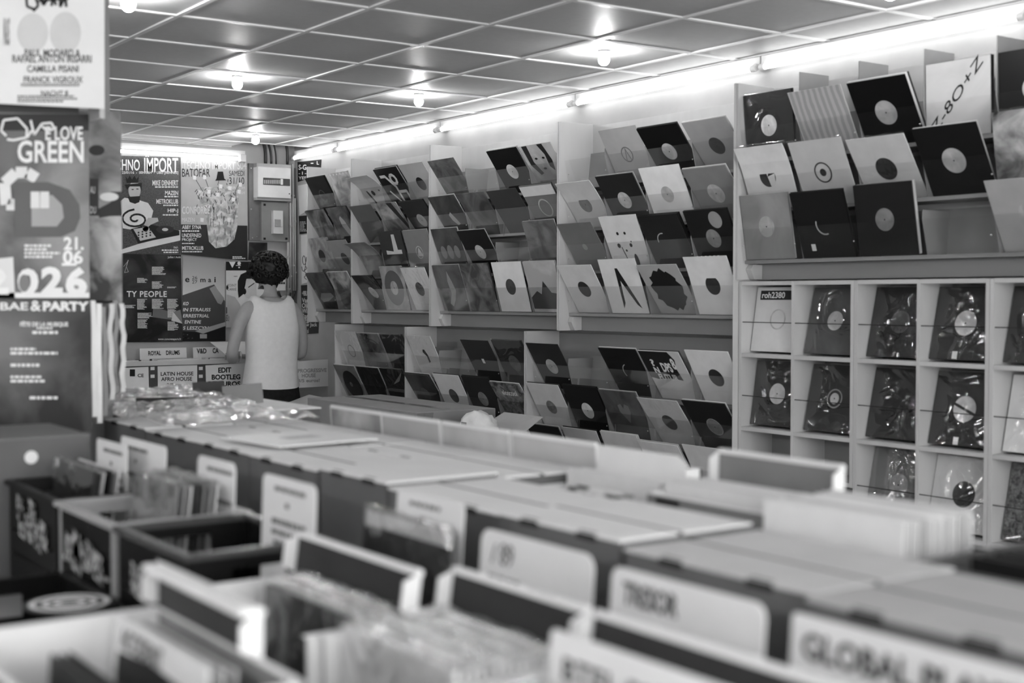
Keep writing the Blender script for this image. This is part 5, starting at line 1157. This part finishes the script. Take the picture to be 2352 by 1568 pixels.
# bundle of posters hanging beside the board, seen on edge
for i, (x, y, z0_, z1_, g, lab) in enumerate(((1.309, 4.23, 1.10, 1.485, .02, 'black'), (1.338, 4.225, 1.12, 1.49, .78, 'bright white'), (1.356, 4.24, 1.10, 1.48, .76, 'white curling'), (1.380, 4.26, 1.12, 1.47, .2, 'grey'), (1.407, 4.28, 1.17, 1.48, .6, 'pale'), (1.429, 4.30, 1.19, 1.49, .12, 'dark grey'), (1.462, 4.33, 1.19, 1.48, .7, 'outermost wavy white'))):
    b = MB(); n = 14; rings = []
    for k in range(n+1):
        z = z0_+(z1_-z0_)*k/n; dx = .002*math.sin(k*.5+i*1.7)+.003*math.sin(k*.27*i)
        y = max(y, 4.242); rings.append([(x+dx-.0075, y, z), (x+dx+.0075, y-.003, z), (x+dx+.016, y+.19, z), (x+dx+.002, y+.19, z)])
    b.loft(rings); o = b.build('hanging_poster', G(g, .3)); tag(o, '%s poster hanging edge-on in the bundle beside the poster board' % lab, 'poster', 'posters hanging edge-on')
# ------------------------------------------------------------------ right aisle: cartons on a low bench
t = thing('low_bench', 'low dark bench under the big taped carton', 'bench', (4.1, 7.0, 0))
MB().box(3.80, 4.46, 5.45, 8.74, .50, .53).build('bench_top', wood_d, t)
for x in (3.86, 4.40):
    for y in (5.55, 7.2, 8.66): MB().box(x-.03, x+.03, y-.03, y+.03, 0, .499).build('leg', wood_d, t)
t = thing('big_carton', 'big long brown carton sealed with tape before the lower racks', 'carton', (4.13, 7.2, .531))
zbt = -.65+CZ
MB().cbox(3.865, 4.405, 6.49, 7.86, .531, zbt, .003).build('carton_body', card_b, t)
MB().box(4.105, 4.165, 6.6, 7.8, zbt+.0002, zbt+.0014).build('tape', mat('packing_tape', .2, .2), t)
MB().prism([(3.872, 6.4885, zbt-.004), (3.98, 6.4885, zbt-.004), (3.93, 6.4885, zbt-.24), (3.872, 6.4885, zbt-.24)], (0, -.0012, 0)).build('tape_end', mat('shiny_tape', .2, .1, coat=.8, bump=.6), t)
MB().prism([(4.30, 6.4885, zbt-.004), (4.40, 6.4885, zbt-.004), (4.40, 6.4885, zbt-.05), (4.27, 6.4885, zbt-.05)], (0, -.0012, 0)).build('side_label', mat('label_grey', .2), t)
t = thing('flap_carton', 'open brown carton with raised flaps and a plastic bag', 'carton', (4.06, 6.12, .531))
zf = -.735+CZ
MB().box(3.92, 4.20, 5.90, 6.34, .531, .54).build('carton_floor', card_b, t)
for a in ((3.92, 3.926, 5.90, 6.34), (4.194, 4.20, 5.90, 6.34), (3.926, 4.194, 5.90, 5.906), (3.926, 4.194, 6.334, 6.34)): MB().box(*a, .541, zf).build('carton_wall', card_b, t)
pale_b = mat('pale_cardboard', .42, .7, .2)
MB().prism([(4.20, 5.91, zf), (4.20, 6.33, zf), (4.34, 6.31, zf+.075), (4.34, 5.93, zf+.075)], (.004, 0, .003)).build('flap', pale_b, t)
MB().prism([(3.92, 5.90, zf), (4.20, 5.90, zf), (4.18, 5.80, zf-.03), (3.94, 5.80, zf-.03)], (0, 0, .004)).build('flap', pale_b, t)
MB().prism([(3.92, 5.91, zf), (3.92, 6.33, zf), (3.82, 6.31, zf+.03), (3.82, 5.93, zf+.03)], (-.004, 0, .003)).build('flap', pale_b, t)
import mathutils
t = thing('plastic_bag', 'crumpled white plastic bag with a black print in the flap carton', 'bag', (4.06, 6.12, zf-.13))
MB().sphere((4.06, 6.14, zf+.005), .10, .11, .10, 30, 18, lambda d: 1+.22*mathutils.noise.noise(d*2.6)+.10*abs(mathutils.noise.noise(d*6))).build('bag', mat('bag_white', .78, .35, .5, bump=.4, bscale=14), t, True)
MB().box(3.948, 3.951, 6.10, 6.15, zf+.03, zf+.055).build('bag_print', ink, t)
t = thing('flap_carton', 'torn brown carton on the bench behind the person', 'carton', (4.15, 8.4, .531))
MB().box(3.95, 4.40, 8.02, 8.7, .531, .70).build('carton_body', card_b, t)
MB().prism([(3.95, 8.05, .70), (3.95, 8.68, .70), (4.28, 8.68, .80), (4.28, 8.05, .78)], (0, 0, .005)).build('flap', pale_b, t)
MB().prism([(3.95, 8.02, .70), (4.40, 8.02, .70), (4.38, 7.90, .73), (3.97, 7.90, .73)], (0, 0, .004)).build('flap', pale_b, t)
